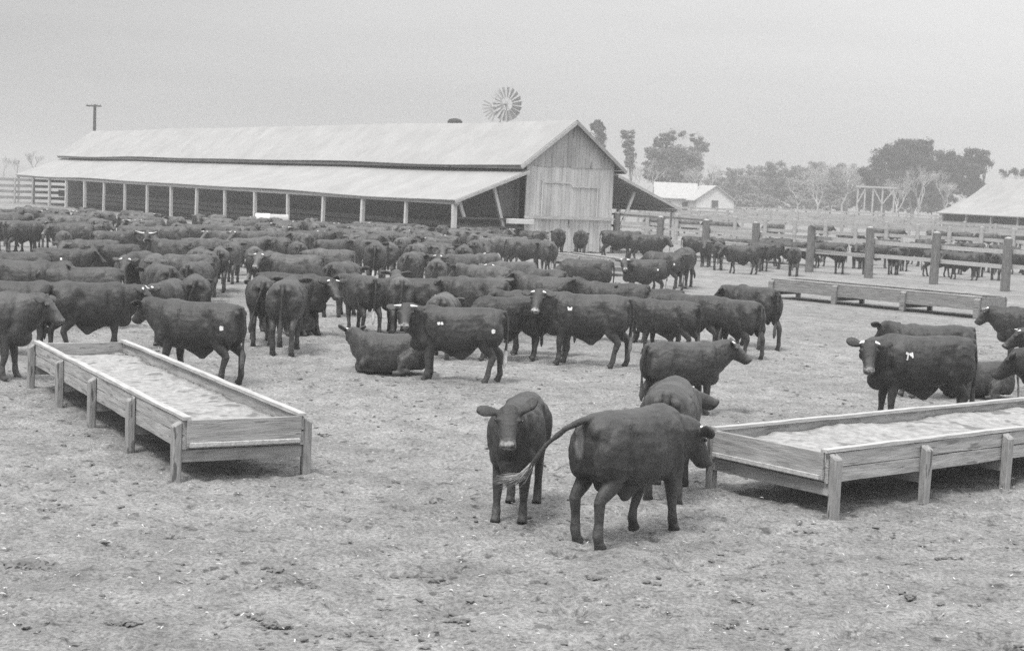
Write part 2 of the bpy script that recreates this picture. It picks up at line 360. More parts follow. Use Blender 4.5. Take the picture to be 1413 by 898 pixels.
# shed-local axes: x = across (V), y = along, away from the near gable (U)
SHED_O = Vector((2.601, 76.957, 0))
def shed(origin, L_, zr, w1, z1, w2, z2, wb, npost, name, label, detail=True, both_open=True):
    root = empty(name, origin, TH)      # local x -> V, local y -> U
    tag(root, label, 'barn')
    # upper roof: two slabs with corrugation ridges
    def slab(xa, za, xb, zb, y0, y1, th, nm, m, ribs=True):
        mb = MB(); n = max(2, int((y1 - y0) / .55))
        d = Vector((xb - xa, 0, zb - za)).normalized(); nrm = Vector((-d.z, 0, d.x));
        if nrm.z < 0: nrm = -nrm
        prof = []
        if ribs:
            for i in range(n):
                a = y0 + (y1 - y0) * i / n; st = (y1 - y0) / n
                prof += [(a, 0), (a + st * .42, 0), (a + st * .5, .018), (a + st * .58, 0)]
            prof.append((y1, 0))
        else: prof = [(y0, 0), (y1, 0)]
        vs = []; fs = []
        for (yy, h) in prof:
            sag = -.07 * math.sin(PI * (yy / L_) * 5.0) * (.4 + .6 * math.sin(yy * .13)) if ribs else 0
            A = Vector((xa, yy, za + sag)); B = Vector((xb, yy, zb + sag * .8))
            vs += [A + nrm * h, B + nrm * h, A - nrm * th, B - nrm * th]
        for i in range(len(prof) - 1):
            a = i * 4; b = a + 4
            fs += [(a, b, b + 1, a + 1), (a + 2, a + 3, b + 3, b + 2), (a, a + 2, b + 2, b), (a + 1, b + 1, b + 3, a + 3)]
        e = len(vs) - 4; fs += [(0, 1, 3, 2), (e, e + 2, e + 3, e + 1)]
        mb.add(vs, fs); me = mb.mesh(nm, fixn=True); return link(nm, me, m, root)
    slab(-w1, z1, -.01, zr, -.35, L_, .05, 'roof', ROOFM); slab(w1, z1, .01, zr, -.35, L_, .05, 'roof', ROOFM)
    zi = z1 - .22; xi = wb + .06
    slab(-w2, z2, -xi, zi, -.35, L_, .05, 'wing_roof', ROOFM); slab(w2, z2, xi, zi, -.35, L_, .05, 'wing_roof', ROOFM)
    # rake boards along the gable edges, eave beams
    for s in (-1, 1):
        mb = MB(); mb.bar((s * w1, -.38, z1 - .14), (0, -.38, zr - .14), .05, .16, (0, 0, 1)); mb.build('rake_board', TRIM if s > 0 else W_RAIL, root)
        mb = MB(); mb.bar((s * w2, -.38, z2 - .10), (s * xi, -.38, zi - .10), .05, .13); mb.build('rake_board', W_RAIL, root)
        mb = MB(); mb.box(s * (w2 - .22) - .05, s * (w2 - .22) + .05, -.3, L_ - .05, z2 - .22, z2 - .055); mb.build('eave_beam', POSTP, root)
        mb = MB(); mb.box(s * (w1 - .08) - .03, s * (w1 - .08) + .03, -.3, L_ - .05, z1 - .2, z1 - .055); mb.build('eave_fascia', DARKW, root)
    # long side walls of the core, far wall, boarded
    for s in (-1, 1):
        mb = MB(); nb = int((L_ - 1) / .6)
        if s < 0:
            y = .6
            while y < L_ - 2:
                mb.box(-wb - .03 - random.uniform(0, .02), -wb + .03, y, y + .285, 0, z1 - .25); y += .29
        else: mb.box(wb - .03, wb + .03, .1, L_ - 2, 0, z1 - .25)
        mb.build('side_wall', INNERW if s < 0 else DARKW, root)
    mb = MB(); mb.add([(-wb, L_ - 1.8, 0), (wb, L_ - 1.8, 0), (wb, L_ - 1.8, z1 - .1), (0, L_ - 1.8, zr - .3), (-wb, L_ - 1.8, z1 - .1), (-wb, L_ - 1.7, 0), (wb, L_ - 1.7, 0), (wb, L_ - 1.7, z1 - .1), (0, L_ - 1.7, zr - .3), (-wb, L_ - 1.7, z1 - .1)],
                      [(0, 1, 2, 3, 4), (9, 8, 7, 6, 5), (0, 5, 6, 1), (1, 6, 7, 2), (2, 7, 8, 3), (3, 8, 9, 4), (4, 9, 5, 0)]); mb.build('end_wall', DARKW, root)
    # near gable: vertical boards
    def ztop(x): return zr - .12 - (zr - z1) * abs(x) / w1
    low = MB(); up = MB(); x = -wb; zsplit = z1 + .02
    while x < wb - .02:
        bw_ = min(random.uniform(.19, .26), wb - x); xe = x + bw_ - .012; d = random.uniform(0, .02)
        low.box(x, xe, -.03 - d, .02, random.uniform(.0, .12), zsplit - random.uniform(.0, .02))
        t0, t1 = ztop(x), ztop(xe)
        if min(t0, t1) > zsplit + .05:
            yo = -.06 - random.uniform(0, .015); zb = zsplit - random.uniform(0, .05)
            vs = [(x, yo, zb), (xe, yo, zb), (xe, yo, t1), (x, yo, t0), (x, .0, zb), (xe, .0, zb), (xe, .0, t1), (x, .0, t0)]
            up.add(vs, [(0, 1, 2, 3), (7, 6, 5, 4), (0, 4, 5, 1), (1, 5, 6, 2), (2, 6, 7, 3), (3, 7, 4, 0)])
        x += bw_
    low.build('gable_wall', WHITEW, root)
    o = up.build('gable_peak', GABLEW, root); o['label'] = 'darker weathered boards in the gable peak'
    mb = MB(); mb.box(-wb, wb, .025, .05, 0, zsplit); 
    t = zr - .35
    mb.add([(-wb, .025, zsplit), (wb, .025, zsplit), (0, .025, t), (-wb, .05, zsplit), (wb, .05, zsplit), (0, .05, t)], [(0, 1, 2), (5, 4, 3), (0, 3, 4, 1), (1, 4, 5, 2), (2, 5, 3, 0)])
    mb.build('gable_backing', DARKW, root)
    if detail:
        # big hinged door outline, door posts, cross rail
        for (xa, xb, za, zb) in ((-1.75, -1.66, 1.75, 3.55), (1.62, 1.70, 1.75, 3.4)):
            mb = MB(); mb.box(xa, xb, -.085, -.06, za, zb); mb.build('door_batten', WHITEW, root)
        mb = MB(); mb.box(-1.75, 0, -.09, -.06, 3.42, 3.5); mb.box(.1, 1.7, -.09, -.06, 3.26, 3.34); mb.build('door_batten', WHITEW, root)
        mb = MB(); mb.box(-2.75, 2.72, -.17, -.09, 1.66, 1.80); mb.build('cross_rail', W_RAIL, root)
        mb = MB(); mb.box(-.05, .1, -.14, -.06, 1.3, 1.64); mb.build('rail_bracket', TRIM, root)
        mb = MB()
        for zz in (.35, .68, 1.0): mb.wob(0, 1, 0, 1, 0, 1, 1, 0) if 0 else mb.box(-wb - 1.25, -wb - 1.19, 1.2, L_ - 3, zz, zz + .24)
        mb.build('manger', W_OLD, root)
        # recess panel inside the left wing, pens inside
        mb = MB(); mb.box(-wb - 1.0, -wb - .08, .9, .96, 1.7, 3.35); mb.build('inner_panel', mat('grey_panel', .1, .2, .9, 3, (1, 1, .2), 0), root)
        mb = MB()
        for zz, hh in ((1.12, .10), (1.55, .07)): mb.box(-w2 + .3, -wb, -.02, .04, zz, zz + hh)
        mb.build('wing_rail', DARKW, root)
        mb = MB(); mb.box(-wb - 1.2, -wb + .25, -.5, -.2, 1.38, 1.62); o = mb.build('hay_ledge', WHITE, root, bevel=.01)
        for (x0_, z0_, x1_, z1_) in ((-4.45, 3.25, -3.75, 1.15), (-6.35, 2.45, -6.0, 1.55), (4.15, 3.15, 3.35, 1.3)):
            mb = MB(); mb.bar((x0_, .15, z0_), (x1_, .15, z1_), .12, .14); mb.build('brace', POSTP, root)
    for s in (-1, 1):
        for i in range(npost):
            y = .05 + (L_ - .4) * i / (npost - 1); a = random.uniform(.08, .11)
            mb = MB(); j = random.uniform(-.05, .05)
            mb.add([(s * (w2 - .22) + dx * a + (j if zz == 0 else 0), y + dy * a, zz) for zz in (0, z2 - .224) for dx, dy in ((-1, -1), (1, -1), (1, 1), (-1, 1))], [(3, 2, 1, 0), (4, 5, 6, 7), (0, 1, 5, 4), (1, 2, 6, 5), (2, 3, 7, 6), (3, 0, 4, 7)])
            mb.build('post', POSTP, root, bevel=.012)
    return root
shed(SHED_O, 75.1, 6.6, 3.2, 4.24, 6.87, 2.42, 2.65, 17, 'cattle_shed', 'long open-sided cattle shed with pale roof and boarded gable end')

# far barn at the right: one roof with a kink, low wall under the eave
def far_barn():
    Yd = 150; k = Yd / F
    c = GD(1289, Yd, 0); zE = CH - (293.5 - HZ(1289)) * k; zR = CH + (HZ(1360) - 247) * k
    root = empty('far_barn', c, TH - .35); tag(root, 'pale roofed barn cut off by the right edge beyond the pens', 'barn')
    L_ = 60; wR = (1361 - 1289) * k / .86
    prof = [(0, zE), (wR * .42, zE + (zR - zE) * .30), (wR * .66, zE + (zR - zE) * .56), (wR, zR)]
    prof += [(2 * wR - x, z) for x, z in prof[:-1][::-1]]
    for h in (0, 1):
        seg = prof[:4] if h == 0 else prof[3:]
        mb = MB(); vs = []; fs = []
        for x, z in seg: vs += [(x, 0, z), (x, -L_, z), (x, 0, z - .08), (x, -L_, z - .08)]
        for i in range(3):
            a = i * 4; fs += [(a, a + 4, a + 5, a + 1), (a + 2, a + 3, a + 7, a + 6), (a, a + 2, a + 6, a + 4), (a + 1, a + 5, a + 7, a + 3)]
        fs += [(0, 1, 3, 2), (12, 14, 15, 13)]
        mb.add(vs, fs); me = mb.mesh('roof', fixn=True); link('roof', me, ROOFM, root)
    mb = MB(); n = len(prof); vs = [(x if 0 < i < n - 1 else (x + .5 if i == 0 else x - .5), -.4, z - .12) for i, (x, z) in enumerate(prof)]
    vs += [(2 * wR - .5, -.4, 0), (.5, -.4, 0)]; m_ = len(vs); vs += [(x, -.55, z) for x, y, z in vs]
    mb.add(vs, [tuple(range(m_)), tuple(range(m_, 2 * m_))[::-1]] + [(i, m_ + i, m_ + (i + 1) % m_, (i + 1) % m_) for i in range(m_)]); link('end_wall', mb.mesh('end_wall', fixn=True), GABLEW, root)
    mb = MB(); mb.box(.5, .62, -L_ + .3, -.56, 0, zE - .75); mb.build('side_wall', W_RAIL, root)
    mb = MB(); mb.box(.9, 1.0, -L_ + .3, -.56, zE - .75, zE + .1); mb.build('upper_opening', DARKW, root)
    for i in range(14):
        y = -.7 - (L_ - 2) * i / 13; mb = MB(); mb.box(.3, .45, y - .08, y + .08, 0, zE - .02); mb.build('post', POSTP, root)
far_barn()

# ------------------------------------------------------------------ troughs
def trough(name, label, c0, du, L_, W_, n, zt=.65, feed=None, group='wooden feed troughs', leg=.115, dark=False, zt_board=.27):
    """c0 = rim corner; du = direction along; local y = left of du... we use y to the right (negated)"""
    a = math.atan2(du.y, du.x)
    root = empty(name, (c0.x, c0.y, 0), a); tag(root, label, 'trough', group)
    WM = W_OLD if dark else W_TROUGH; WE = W_OLD if dark else W_END
    zf = zt - zt_board
    sgn = 1
    for y, inner in ((0, 1), (W_, -1)):
        h = zt_board / 2
        mb = MB()
        for k in range(2):
            mb.wob(0, L_, y - (.04 if inner > 0 else 0), y + (0 if inner > 0 else .04), zf - .05 + k * (h + .02) , zf - .05 + (k + 1) * (h + .02) - .010)
        mb.build('side_board', WM, root)
        mb = MB(); mb.wob(-.04, L_ + .04, y - (.05 if inner > 0 else .035), y + (.035 if inner > 0 else .05), zt - .012, zt + .022, 22, .005); mb.build('rim_board', W_RAILL, root)
    for x in (0, L_):
        s = -1 if x == 0 else 1
        mb = MB(); mb.box(min(x, x + s * .04), max(x, x + s * .04), .0, W_, zf - .02, zt - .012, .003); mb.build('end_board', WE, root, bevel=.004)
        mb = MB(); mb.box(min(x + s * .04, x + s * .075), max(x + s * .04, x + s * .075), .02, W_ - .02, zf - .015, zf + .03, .002); mb.build('end_batten', W_RAIL, root, bevel=.004)
    mb = MB(); mb.box(.002, L_ - .002, .003, W_ - .003, zf - .04, zf - .01); mb.build('trough_floor', WM, root)
    for i in range(n):
        x = .05 + (L_ - .1) * i / (n - 1)
        mb = MB(); mb.box(x - .025, x + .025, -.04, W_ + .04, zf - .18, zf - .052); mb.build('cross_bearer', WE, root, bevel=.004)
        for y, s in ((0, -1), (W_, 1)):
            mb = MB(); y0 = y + s * .043; y1 = y + s * .135; t = random.uniform(-.02, .02); q = random.uniform(-.02, .02)
            hx = leg / 2; zz = zt - .02 + random.uniform(-.02, .01)
            vs = [(x - hx * .85 + q, y0, -.05), (x + hx * .85 + q, y0, -.05), (x + hx * .85 + q, y1, -.05), (x - hx * .85 + q, y1, -.05),
                  (x - hx, y0, zz), (x + hx, y0, zz), (x + hx, y1, zz - .05), (x - hx, y1, zz - .05)]
            mb.add(vs, [(3, 2, 1, 0), (4, 5, 6, 7), (0, 1, 5, 4), (1, 2, 6, 5), (2, 3, 7, 6), (3, 0, 4, 7)])
            mb.build('leg', W_OLD if dark else W_POST, root, bevel=.012)
    if feed:
        nx_, ny_ = int(L_ * 12), 16; vs = []; fs = []
        for i in range(nx_ + 1):
            for j in range(ny_ + 1):
                x = .045 + (L_ - .09) * i / nx_; y = .01 + (W_ - .02) * j / ny_
                h = zf + .035 + feed * (.5 + .38 * noise.noise((x * .8, y * 1.3, 4))) + .018 * noise.noise((x * 6, y * 6, 1)) + .014 * noise.noise((x * 17, y * 17, 1))
                h += .10 * max(0, (j / ny_ - .62)) * (1 + noise.noise((x * 1.7, 0, 9)))
                vs.append((x, y, max(zf + .004, h)))
        for i in range(nx_):
            for j in range(ny_):
                k = i * (ny_ + 1) + j; fs.append((k, k + ny_ + 1, k + ny_ + 2, k + 1))
        # close it to a solid heap
        nb = len(vs); vs += [(.045, .01, zf - .006), (L_ - .045, .01, zf - .006), (L_ - .045, W_ - .01, zf - .006), (.045, W_ - .01, zf - .006)]
        fs += [tuple([nb] + [i * (ny_ + 1) for i in range(nx_ + 1)] + [nb + 1]), tuple([nb + 3] + [ny_ + i * (ny_ + 1) for i in range(nx_ + 1)] + [nb + 2]), tuple([nb] + list(range(ny_ + 1)) + [nb + 3]), tuple([nb + 1] + [nx_ * (ny_ + 1) + j for j in range(ny_ + 1)] + [nb + 2]), (nb, nb + 1, nb + 2, nb + 3)]
        me = bpy.data.meshes.new('feed'); me.from_pydata(vs, [], fs)
        bm = bmesh.new(); bm.from_mesh(me); bmesh.ops.recalc_face_normals(bm, faces=bm.faces); bm.to_mesh(me); bm.free()
        me.polygons.foreach_set('use_smooth', [True] * len(me.polygons)); me.update()
        o = link('feed', me, FEED); o.location = root.location; o.rotation_euler = root.rotation_euler
        tag(o, 'pale ground feed lying in the ' + label.split(',')[0].replace('wooden ', ''), 'feed', None, 'stuff')
    return root
# left trough: rim corner nearest, runs away to the left; W to the right => flip by starting at near-right corner
tth = .506; tu = Vector((-math.sin(tth), math.cos(tth), 0)); tv = Vector((math.cos(tth), math.sin(tth), 0))
t0 = Vector((-3.234, 15.33, 0))
far = t0 + tu * 7.1      # start at far-left corner looking back so that local +y points right... (direction -tu, left of it is +tv)
trough('feed_trough', 'wooden feed trough on the left, its end board facing the viewer', far, -tu, 7.1, 1.216, 5, .65, .10)
a = G(1140, 622, .65); b = G(985, 592, .65); e_ = G(1413, 590, .65)
du = (e_ - a); du.z = 0; du.normalize(); perp = Vector((-du.y, du.x, 0)); W2 = (b - a).dot(perp)
p1 = G(1148, 713); p2 = G(1282, 700); sp = (p2 - p1).length
print('right trough W', W2, 'spacing', sp, 'along', math.degrees(math.atan2(du.y, du.x)), 'skew', (b - a).dot(du))
trough('feed_trough', 'wooden feed trough at the lower right, running out of the frame', a, du, sp * 1.12 * 5 + .1, min(max(W2, 1.0), 1.5), 6, .65, .2)
a = G(1065.5, 384, .62); e_ = G(1353.5, 410, .62); du = (e_ - a); du.z = 0; Lt = du.length; du.normalize()
print('third trough', Lt, a, (G(1102, 379, .62) - a).dot(Vector((-du.y, du.x, 0))))
trough('feed_trough', 'wooden feed trough standing in front of the corral fence, empty and dark inside', a, du, Lt, 1.25, 4, .62, None, leg=.18, dark=True, zt_board=.33)
a = G(762, 348, .62); e_ = G(842, 358, .62); du = (e_ - a); du.z = 0; Lt = du.length; du.normalize()
trough('feed_trough', 'small pale trough beside the gable wall, mostly hidden by cattle', a, du, Lt, 1.0, 3, .62, None)

# ------------------------------------------------------------------ fences
def fence(name, label, pts, rails, h=2.06, pw=.24, rh=.13, rm=None, pm=None, jit=.04, group=None, double=True):
    root = empty(name, (pts[0].x, pts[0].y, 0)); tag(root, label, 'fence', group)
    o0 = Vector((pts[0].x, pts[0].y, 0))
    for p in pts:
        q = p - o0; hh = h + random.uniform(-.08, .08); s = pw / 2; lx, ly = random.uniform(-jit, jit), random.uniform(-jit, jit)
        mb = MB(); n = 8
        mb.tube([(q.x, q.y, -.1), (q.x + lx * .5, q.y + ly * .5, hh * .5), (q.x + lx, q.y + ly, hh - .03), (q.x + lx, q.y + ly, hh)], [s * 1.05, s, s * .95, s * .8], n)
        po = mb.build('post', pm or W_FPOST, root, smooth=False)
        if pw == .36:
            mb = MB(); mb.tube([(q.x + lx, q.y + ly, hh + .002), (q.x + lx, q.y + ly, hh + .03), (q.x + lx, q.y + ly, hh + .05)], [s * .75, s * .6, s * .2], 8); mb.build('post_cap', W_RAILL, po)
    for (i0, i1, z, hh, m) in rails:
        mb = MB()
        for i in range(i0, i1):
            a = pts[i] - o0; b = pts[i + 1] - o0; d = (b - a).normalized(); nrm = Vector((d.y, -d.x, 0))
            if nrm.y < 0: nrm = -nrm
            off = nrm * (pw / 2 + .035)
            za, zb = z + random.uniform(-.03, .03), z + random.uniform(-.03, .03)
            mb.bar(a + off - d * .12 + Vector((0, 0, za)), b + off + d * .12 + Vector((0, 0, zb)), .05 + (i % 2) * .012, hh)
        mb.build('rail', m or rm or W_RAIL, root)
    return root
f0 = Vector((18.635, 58.309, 0)); fs_ = 3.509
pts = [f0 + U * fs_ * i for i in range(-3, 10)]     # index 3 is the post at px 1387, 8 is px 973
fence('corral_fence', 'heavy wooden corral fence running from the shed past the far trough', pts,
      [(0, 6, 1.50, .16, None), (0, 6, .93, .16, None), (6, 8, 1.52, .14, W_RAILL), (5, 8, .93, .13, None), (7, 8, 1.0, .1, None),
       (8, 12, 1.98, .10, W_FPOST), (7, 12, 1.40, .13, None), (8, 12, .85, .13, None), (8, 12, .22, .12, None), (6, 8, .25, .1, W_FPOST)], pw=.36)
# pale top board over two posts
ra = pts[6] - pts[0]; 
tb = MB(); q0 = pts[5] + Vector((0, 0, 2.24)); q1 = pts[8] - U * 2.6 + Vector((0, 0, 2.2))
a = GD(1033, (pts[7] + U * 1.0).y, 2.2); b = GD(1145, (pts[6] - U * 1.4).y, 2.2)
lane = empty('feed_rail', (a.x, a.y, 0)); tag(lane, 'pale plank laid flat along the top of two corral posts', 'plank')
tb.bar((0, 0, 2.2), (b.x - a.x, b.y - a.y, 2.2), .22, .09); tb.build('board', W_RAILL, lane)
# further pens: parallel and crossing fence lines
Wv = Vector((1, .06, 0)).normalized()
def line(px0, px1, Y0, Y1, n): 
    a = GD(px0, Y0); b = GD(px1, Y1); return [a + (b - a) * i / (n - 1) for i in range(n)]
fi = [('low grey pen fence just beyond the first pen of cattle', 852, 1440, 98, 92, 15), ('grey pen fence in the middle distance below the bare trees', 850, 1460, 130, 118, 16), ('faint far pen fence in front of the white farmhouse', 880, 1460, 165, 150, 16), ('faintest fence line at the foot of the distant trees', 900, 1500, 215, 200, 16)]
for lb, x0, x1, y0, y1, n in fi:
    fence('pen_fence', lb, line(x0, x1, y0, y1, n), [(0, n - 1, z, .2, None) for z in (.6, 1.2, 1.8)], h=2.0, pw=.26, rm=W_FAR, pm=W_FAR, group='far pen fences')
# white board fence left, beyond the shed end
fence('board_fence', 'white board fence beyond the far end of the shed', line(-30, 92, 128, 134, 6), [(0, 5, z, .24, W_RAILL) for z in (.5, 1.0, 1.5, 2.0)], h=2.25, pw=.2, pm=W_RAILL)

# ------------------------------------------------------------------ windmill, pole, houses
def windmill():
    Yd = 112; c = GD(696, Yd, 0); zc_ = CH + 5.9 * Yd / 110
    p = GD(696, Yd, zc_); zc_ = CH + (HZ(696) - 146) / F * Yd
    root = empty('windmill', (p.x, p.y, 0)); tag(root, 'steel farm windmill with many blades rising behind the shed ridge', 'windmill')
    hd = R(-62)   # rotor axis direction in plan
    ax = Vector((math.cos(hd), math.sin(hd), 0)); side_ = Vector((-ax.y, ax.x, 0)); up = Vector((0, 0, 1)); hub = Vector((0, 0, zc_)) + ax * .35
    rad = 1.22; mb = MB()
    fan = empty('fan', (0, 0, 0)); fan.parent = root
    n = 18
    for k in range(n):
        a = 2 * PI * k / n + .1; rd = side_ * math.cos(a) + up * math.sin(a); tg = -side_ * math.sin(a) + up * math.cos(a)
        tw = (tg * math.cos(R(32)) + ax * math.sin(R(32)))
        i_, o_ = hub + rd * rad * .38, hub + rd * rad
        wi, wo = .07, .185; nn = rd.cross(tw).normalized() * .006
        bmb = MB(); vs = [i_ - tw * wi - nn, i_ + tw * wi - nn, o_ + tw * wo - nn, o_ - tw * wo - nn, i_ - tw * wi + nn, i_ + tw * wi + nn, o_ + tw * wo + nn, o_ - tw * wo + nn]
        bmb.add(vs, [(3, 2, 1, 0), (4, 5, 6, 7), (0, 1, 5, 4), (1, 2, 6, 5), (2, 3, 7, 6), (3, 0, 4, 7)])
        bmb.build('blade', STEEL, fan)
    mb = MB()
    for rr in (.4, .8):
        pts_ = [hub + (side_ * math.cos(2 * PI * k / 24) + up * math.sin(2 * PI * k / 24)) * rad * rr for k in range(25)]
        mb.tube(pts_, [.015] * 25, 5)
    for k in range(6):
        a = 2 * PI * k / 6; mb.bar(hub, hub + (side_ * math.cos(a) + up * math.sin(a)) * rad * .9, .025, .025)
    mb.tube([hub - ax * .15, hub + ax * .1], [.12, .09], 10); mb.build('hub', STEEL, fan)
    mb = MB(); tdir = (-ax).normalized(); tb_ = Vector((0, 0, zc_)); mb.bar(tb_ + ax * .3, tb_ + tdir * 1.1 + up * -.1, .06, .06)
    A = tb_ + tdir * .9; tl = Vector((-1, .1, 0)).normalized()
    mb.build('tail_arm', STEEL, root)
    # slatted tail vane swung out to the side
    mb = MB(); A = tb_ + Vector((-.55, .3, -.25)); cdir = Vector((-.95, .1, -.42)).normalized()
    mb.bar(tb_, A + cdir * .2, .04, .04)
    for k in range(7):
        an = R(-50 + 100 * k / 6); q = (Matrix.Rotation(-an, 3, Vector((0, -1, 0))) @ cdir); wdt = .07
        mb.bar(A + q * .12, A + q * 1.05, .012, .11, up=(0, 0, 1))
    mb.build('tail_vane', STEEL, root)
    mb = MB()
    for sx_ in (-1, 1):
        for sy_ in (-1, 1): mb.bar((sx_ * 1.1, sy_ * 1.1, 0), (sx_ * .12, sy_ * .12, zc_ - .1), .07, .07)
    for z in np.linspace(.8, zc_ - 1, 6):
        q = 1.1 - (1.1 - .12) * z / zc_
        for (a, b) in (((-q, -q), (q, -q)), ((q, -q), (q, q)), ((q, q), (-q, q)), ((-q, q), (-q, -q))):
            mb.bar((a[0], a[1], z), (b[0], b[1], z), .04, .04); mb.bar((a[0], a[1], z), (b[0] * .85, b[1] * .85, z + 1.2), .025, .025)
    mb.build('tower', STEEL, root)
windmill()
def utility_pole():
    Yd = 165; h = CH + (HZ(131) - 146) / F * Yd; p = GD(131, Yd, h)
    root = empty('utility_pole', (p.x, p.y, 0)); tag(root, 'dark utility pole with one crossarm behind the far shed roof', 'utility pole')
    mb = MB(); mb.tube([(0, 0, 0), (0, 0, h)], [.22, .15], 10); mb.build('pole', POLE, root)
    mb = MB(); mb.box(-.85, .75, -.3, -.17, h - .25, h - .1); mb.build('crossarm', POLE, root)
    for x in (-.75, -.3, .3, .65):
        mb = MB(); mb.tube([(x, -.235, h - .1), (x, -.235, h + .03)], [.04, .03], 6); mb.build('insulator', POLE, root)
utility_pole()

def house(name, label, px, Yd, wid, dep, he, hr, rz, win):
    p = GD(px, Yd); root = empty(name, p, rz); tag(root, label, 'house')
    mb = MB(); w_, d_ = wid / 2, dep / 2
    mb.add([(-w_, -d_, 0), (w_, -d_, 0), (w_, d_, 0), (-w_, d_, 0), (-w_, -d_, he), (w_, -d_, he), (w_, d_, he), (-w_, d_, he), (-w_, 0, hr - .1), (w_, 0, hr - .1)],
           [(0, 1, 5, 4), (2, 3, 7, 6), (1, 2, 6, 9, 5), (3, 0, 4, 8, 7), (3, 2, 1, 0), (4, 5, 9, 8), (6, 7, 8, 9)]); mb.build('wall', WHITE, root)
    for s in (-1, 1):
        mb = MB(); a = Vector((0, s * (d_ + .4), he - .12)); b = Vector((0, 0, hr + .02)); t = Vector((0, 0, .1))
        x = w_ + .3
        mb.add([a + Vector((-x, 0, 0)), a + Vector((x, 0, 0)), b + Vector((x, 0, 0)), b + Vector((-x, 0, 0)), a + Vector((-x, 0, 0)) + t, a + Vector((x, 0, 0)) + t, b + Vector((x, 0, 0)) + t, b + Vector((-x, 0, 0)) + t],
               [(3, 2, 1, 0), (4, 5, 6, 7), (0, 1, 5, 4), (1, 2, 6, 5), (2, 3, 7, 6), (3, 0, 4, 7)]); mb.build('roof', FARMROOF, root)
    for x, z, ww, hh in win:
        mb = MB(); mb.box(x - ww / 2, x + ww / 2, -d_ - .06, -d_ + .02, z, z + hh); o = mb.build('window', DARKW, root)
        mb = MB(); mb.box(x - ww / 2 - .1, x + ww / 2 + .1, -d_ - .12, -d_ - .0, z - .12, z - .005); mb.build('sill', WHITE, root)
house('farm_shed', 'low white-roofed farm shed with a shaded front, left of the farmhouse', 930, 215, 5.5, 5, 2.7, 4.7, R(-3), [(-1.2, 1.2, 1.0, 1.0), (1.4, .2, 1.0, 2.0)])
p = empty('tmp', (0, 0, 0)); bpy.data.objects.remove(p)
def gable_house():
    p = GD(975, 212); root = empty('farmhouse', p, R(8)); tag(root, 'small white farmhouse with one dark window in its gable', 'house')
    mb = MB(); w_, d_, he, hr = 2.6, 4, 2.7, 4.5
    mb.add([(-w_, -d_, 0), (w_, -d_, 0), (w_, d_, 0), (-w_, d_, 0), (-w_, -d_, he), (w_, -d_, he), (w_, d_, he), (-w_, d_, he), (0, -d_, hr), (0, d_, hr)],
           [(0, 1, 5, 8, 4), (2, 3, 7, 9, 6), (1, 2, 6, 5), (3, 0, 4, 7), (3, 2, 1, 0), (4, 8, 9, 7), (5, 6, 9, 8)]); mb.build('wall', WHITE, root)
    for s in (-1, 1):
        mb = MB(); a = Vector((s * (w_ + .4), 0, he - .28)); b = Vector((0, 0, hr + .02)); t = Vector((0, 0, .1)); y = d_ + .3
        mb.add([a + Vector((0, -y, 0)), a + Vector((0, y, 0)), b + Vector((0, y, 0)), b + Vector((0, -y, 0)), a + Vector((0, -y, 0)) + t, a + Vector((0, y, 0)) + t, b + Vector((0, y, 0)) + t, b + Vector((0, -y, 0)) + t],
               [(3, 2, 1, 0), (4, 5, 6, 7), (0, 1, 5, 4), (1, 2, 6, 5), (2, 3, 7, 6), (3, 0, 4, 7)]); mb.mesh('x'); mb.build('roof', FARMROOF, root)
    mb = MB(); mb.box(-.5, .4, -d_ - .06, -d_ + .02, 1.5, 2.6); mb.build('window', DARKW, root)
gable_house()

# water tank behind ridge, white tank in herd
def tanks():
    Yd = 120; z = CH + (HZ(628) - 165) / F * Yd; p = GD(628, Yd, z); root = empty('water_tank', (p.x, p.y, 0)); tag(root, 'dark domed tank top just showing over the shed ridge', 'water tank')
    mb = MB(); mb.tube([(0, 0, z - 1.6), (0, 0, z - .25), (0, 0, z - .08), (0, 0, z)], [.55, .58, .45, .1], 20); mb.build('tank', POLE, root, smooth=True)
    mb = MB()
    for a in range(4):
        mb.bar((math.cos(a * PI / 2) * .9, math.sin(a * PI / 2) * .9, 0), (math.cos(a * PI / 2) * .42, math.sin(a * PI / 2) * .42, z - 1.6), .12, .12)
    mb.build('stand', POLE, root)
    q = G(352, 303, .9); root = empty('white_drum', (q.x, q.y, 0), R(12)); tag(root, 'white rounded drum lying half hidden in the herd before the shed', 'drum')
    mb = MB(); mb.tube([(0, 0, .95), (.03, 0, .95), (.75, 0, .95)], [.25, .29, .29], 20); mb.build('drum_end', WHITE, root, smooth=False)
    mb = MB(); mb.tube([(.75, 0, .95), (1.7, 0, .95)], [.27, .27], 20); mb.build('drum_body', W_RAIL, root, smooth=False)
    mb = MB()
    for x in (.35, 1.35): mb.box(x - .06, x + .06, -.3, .3, 0, .72)
    mb.build('cradle', W_POST, root)
tanks()

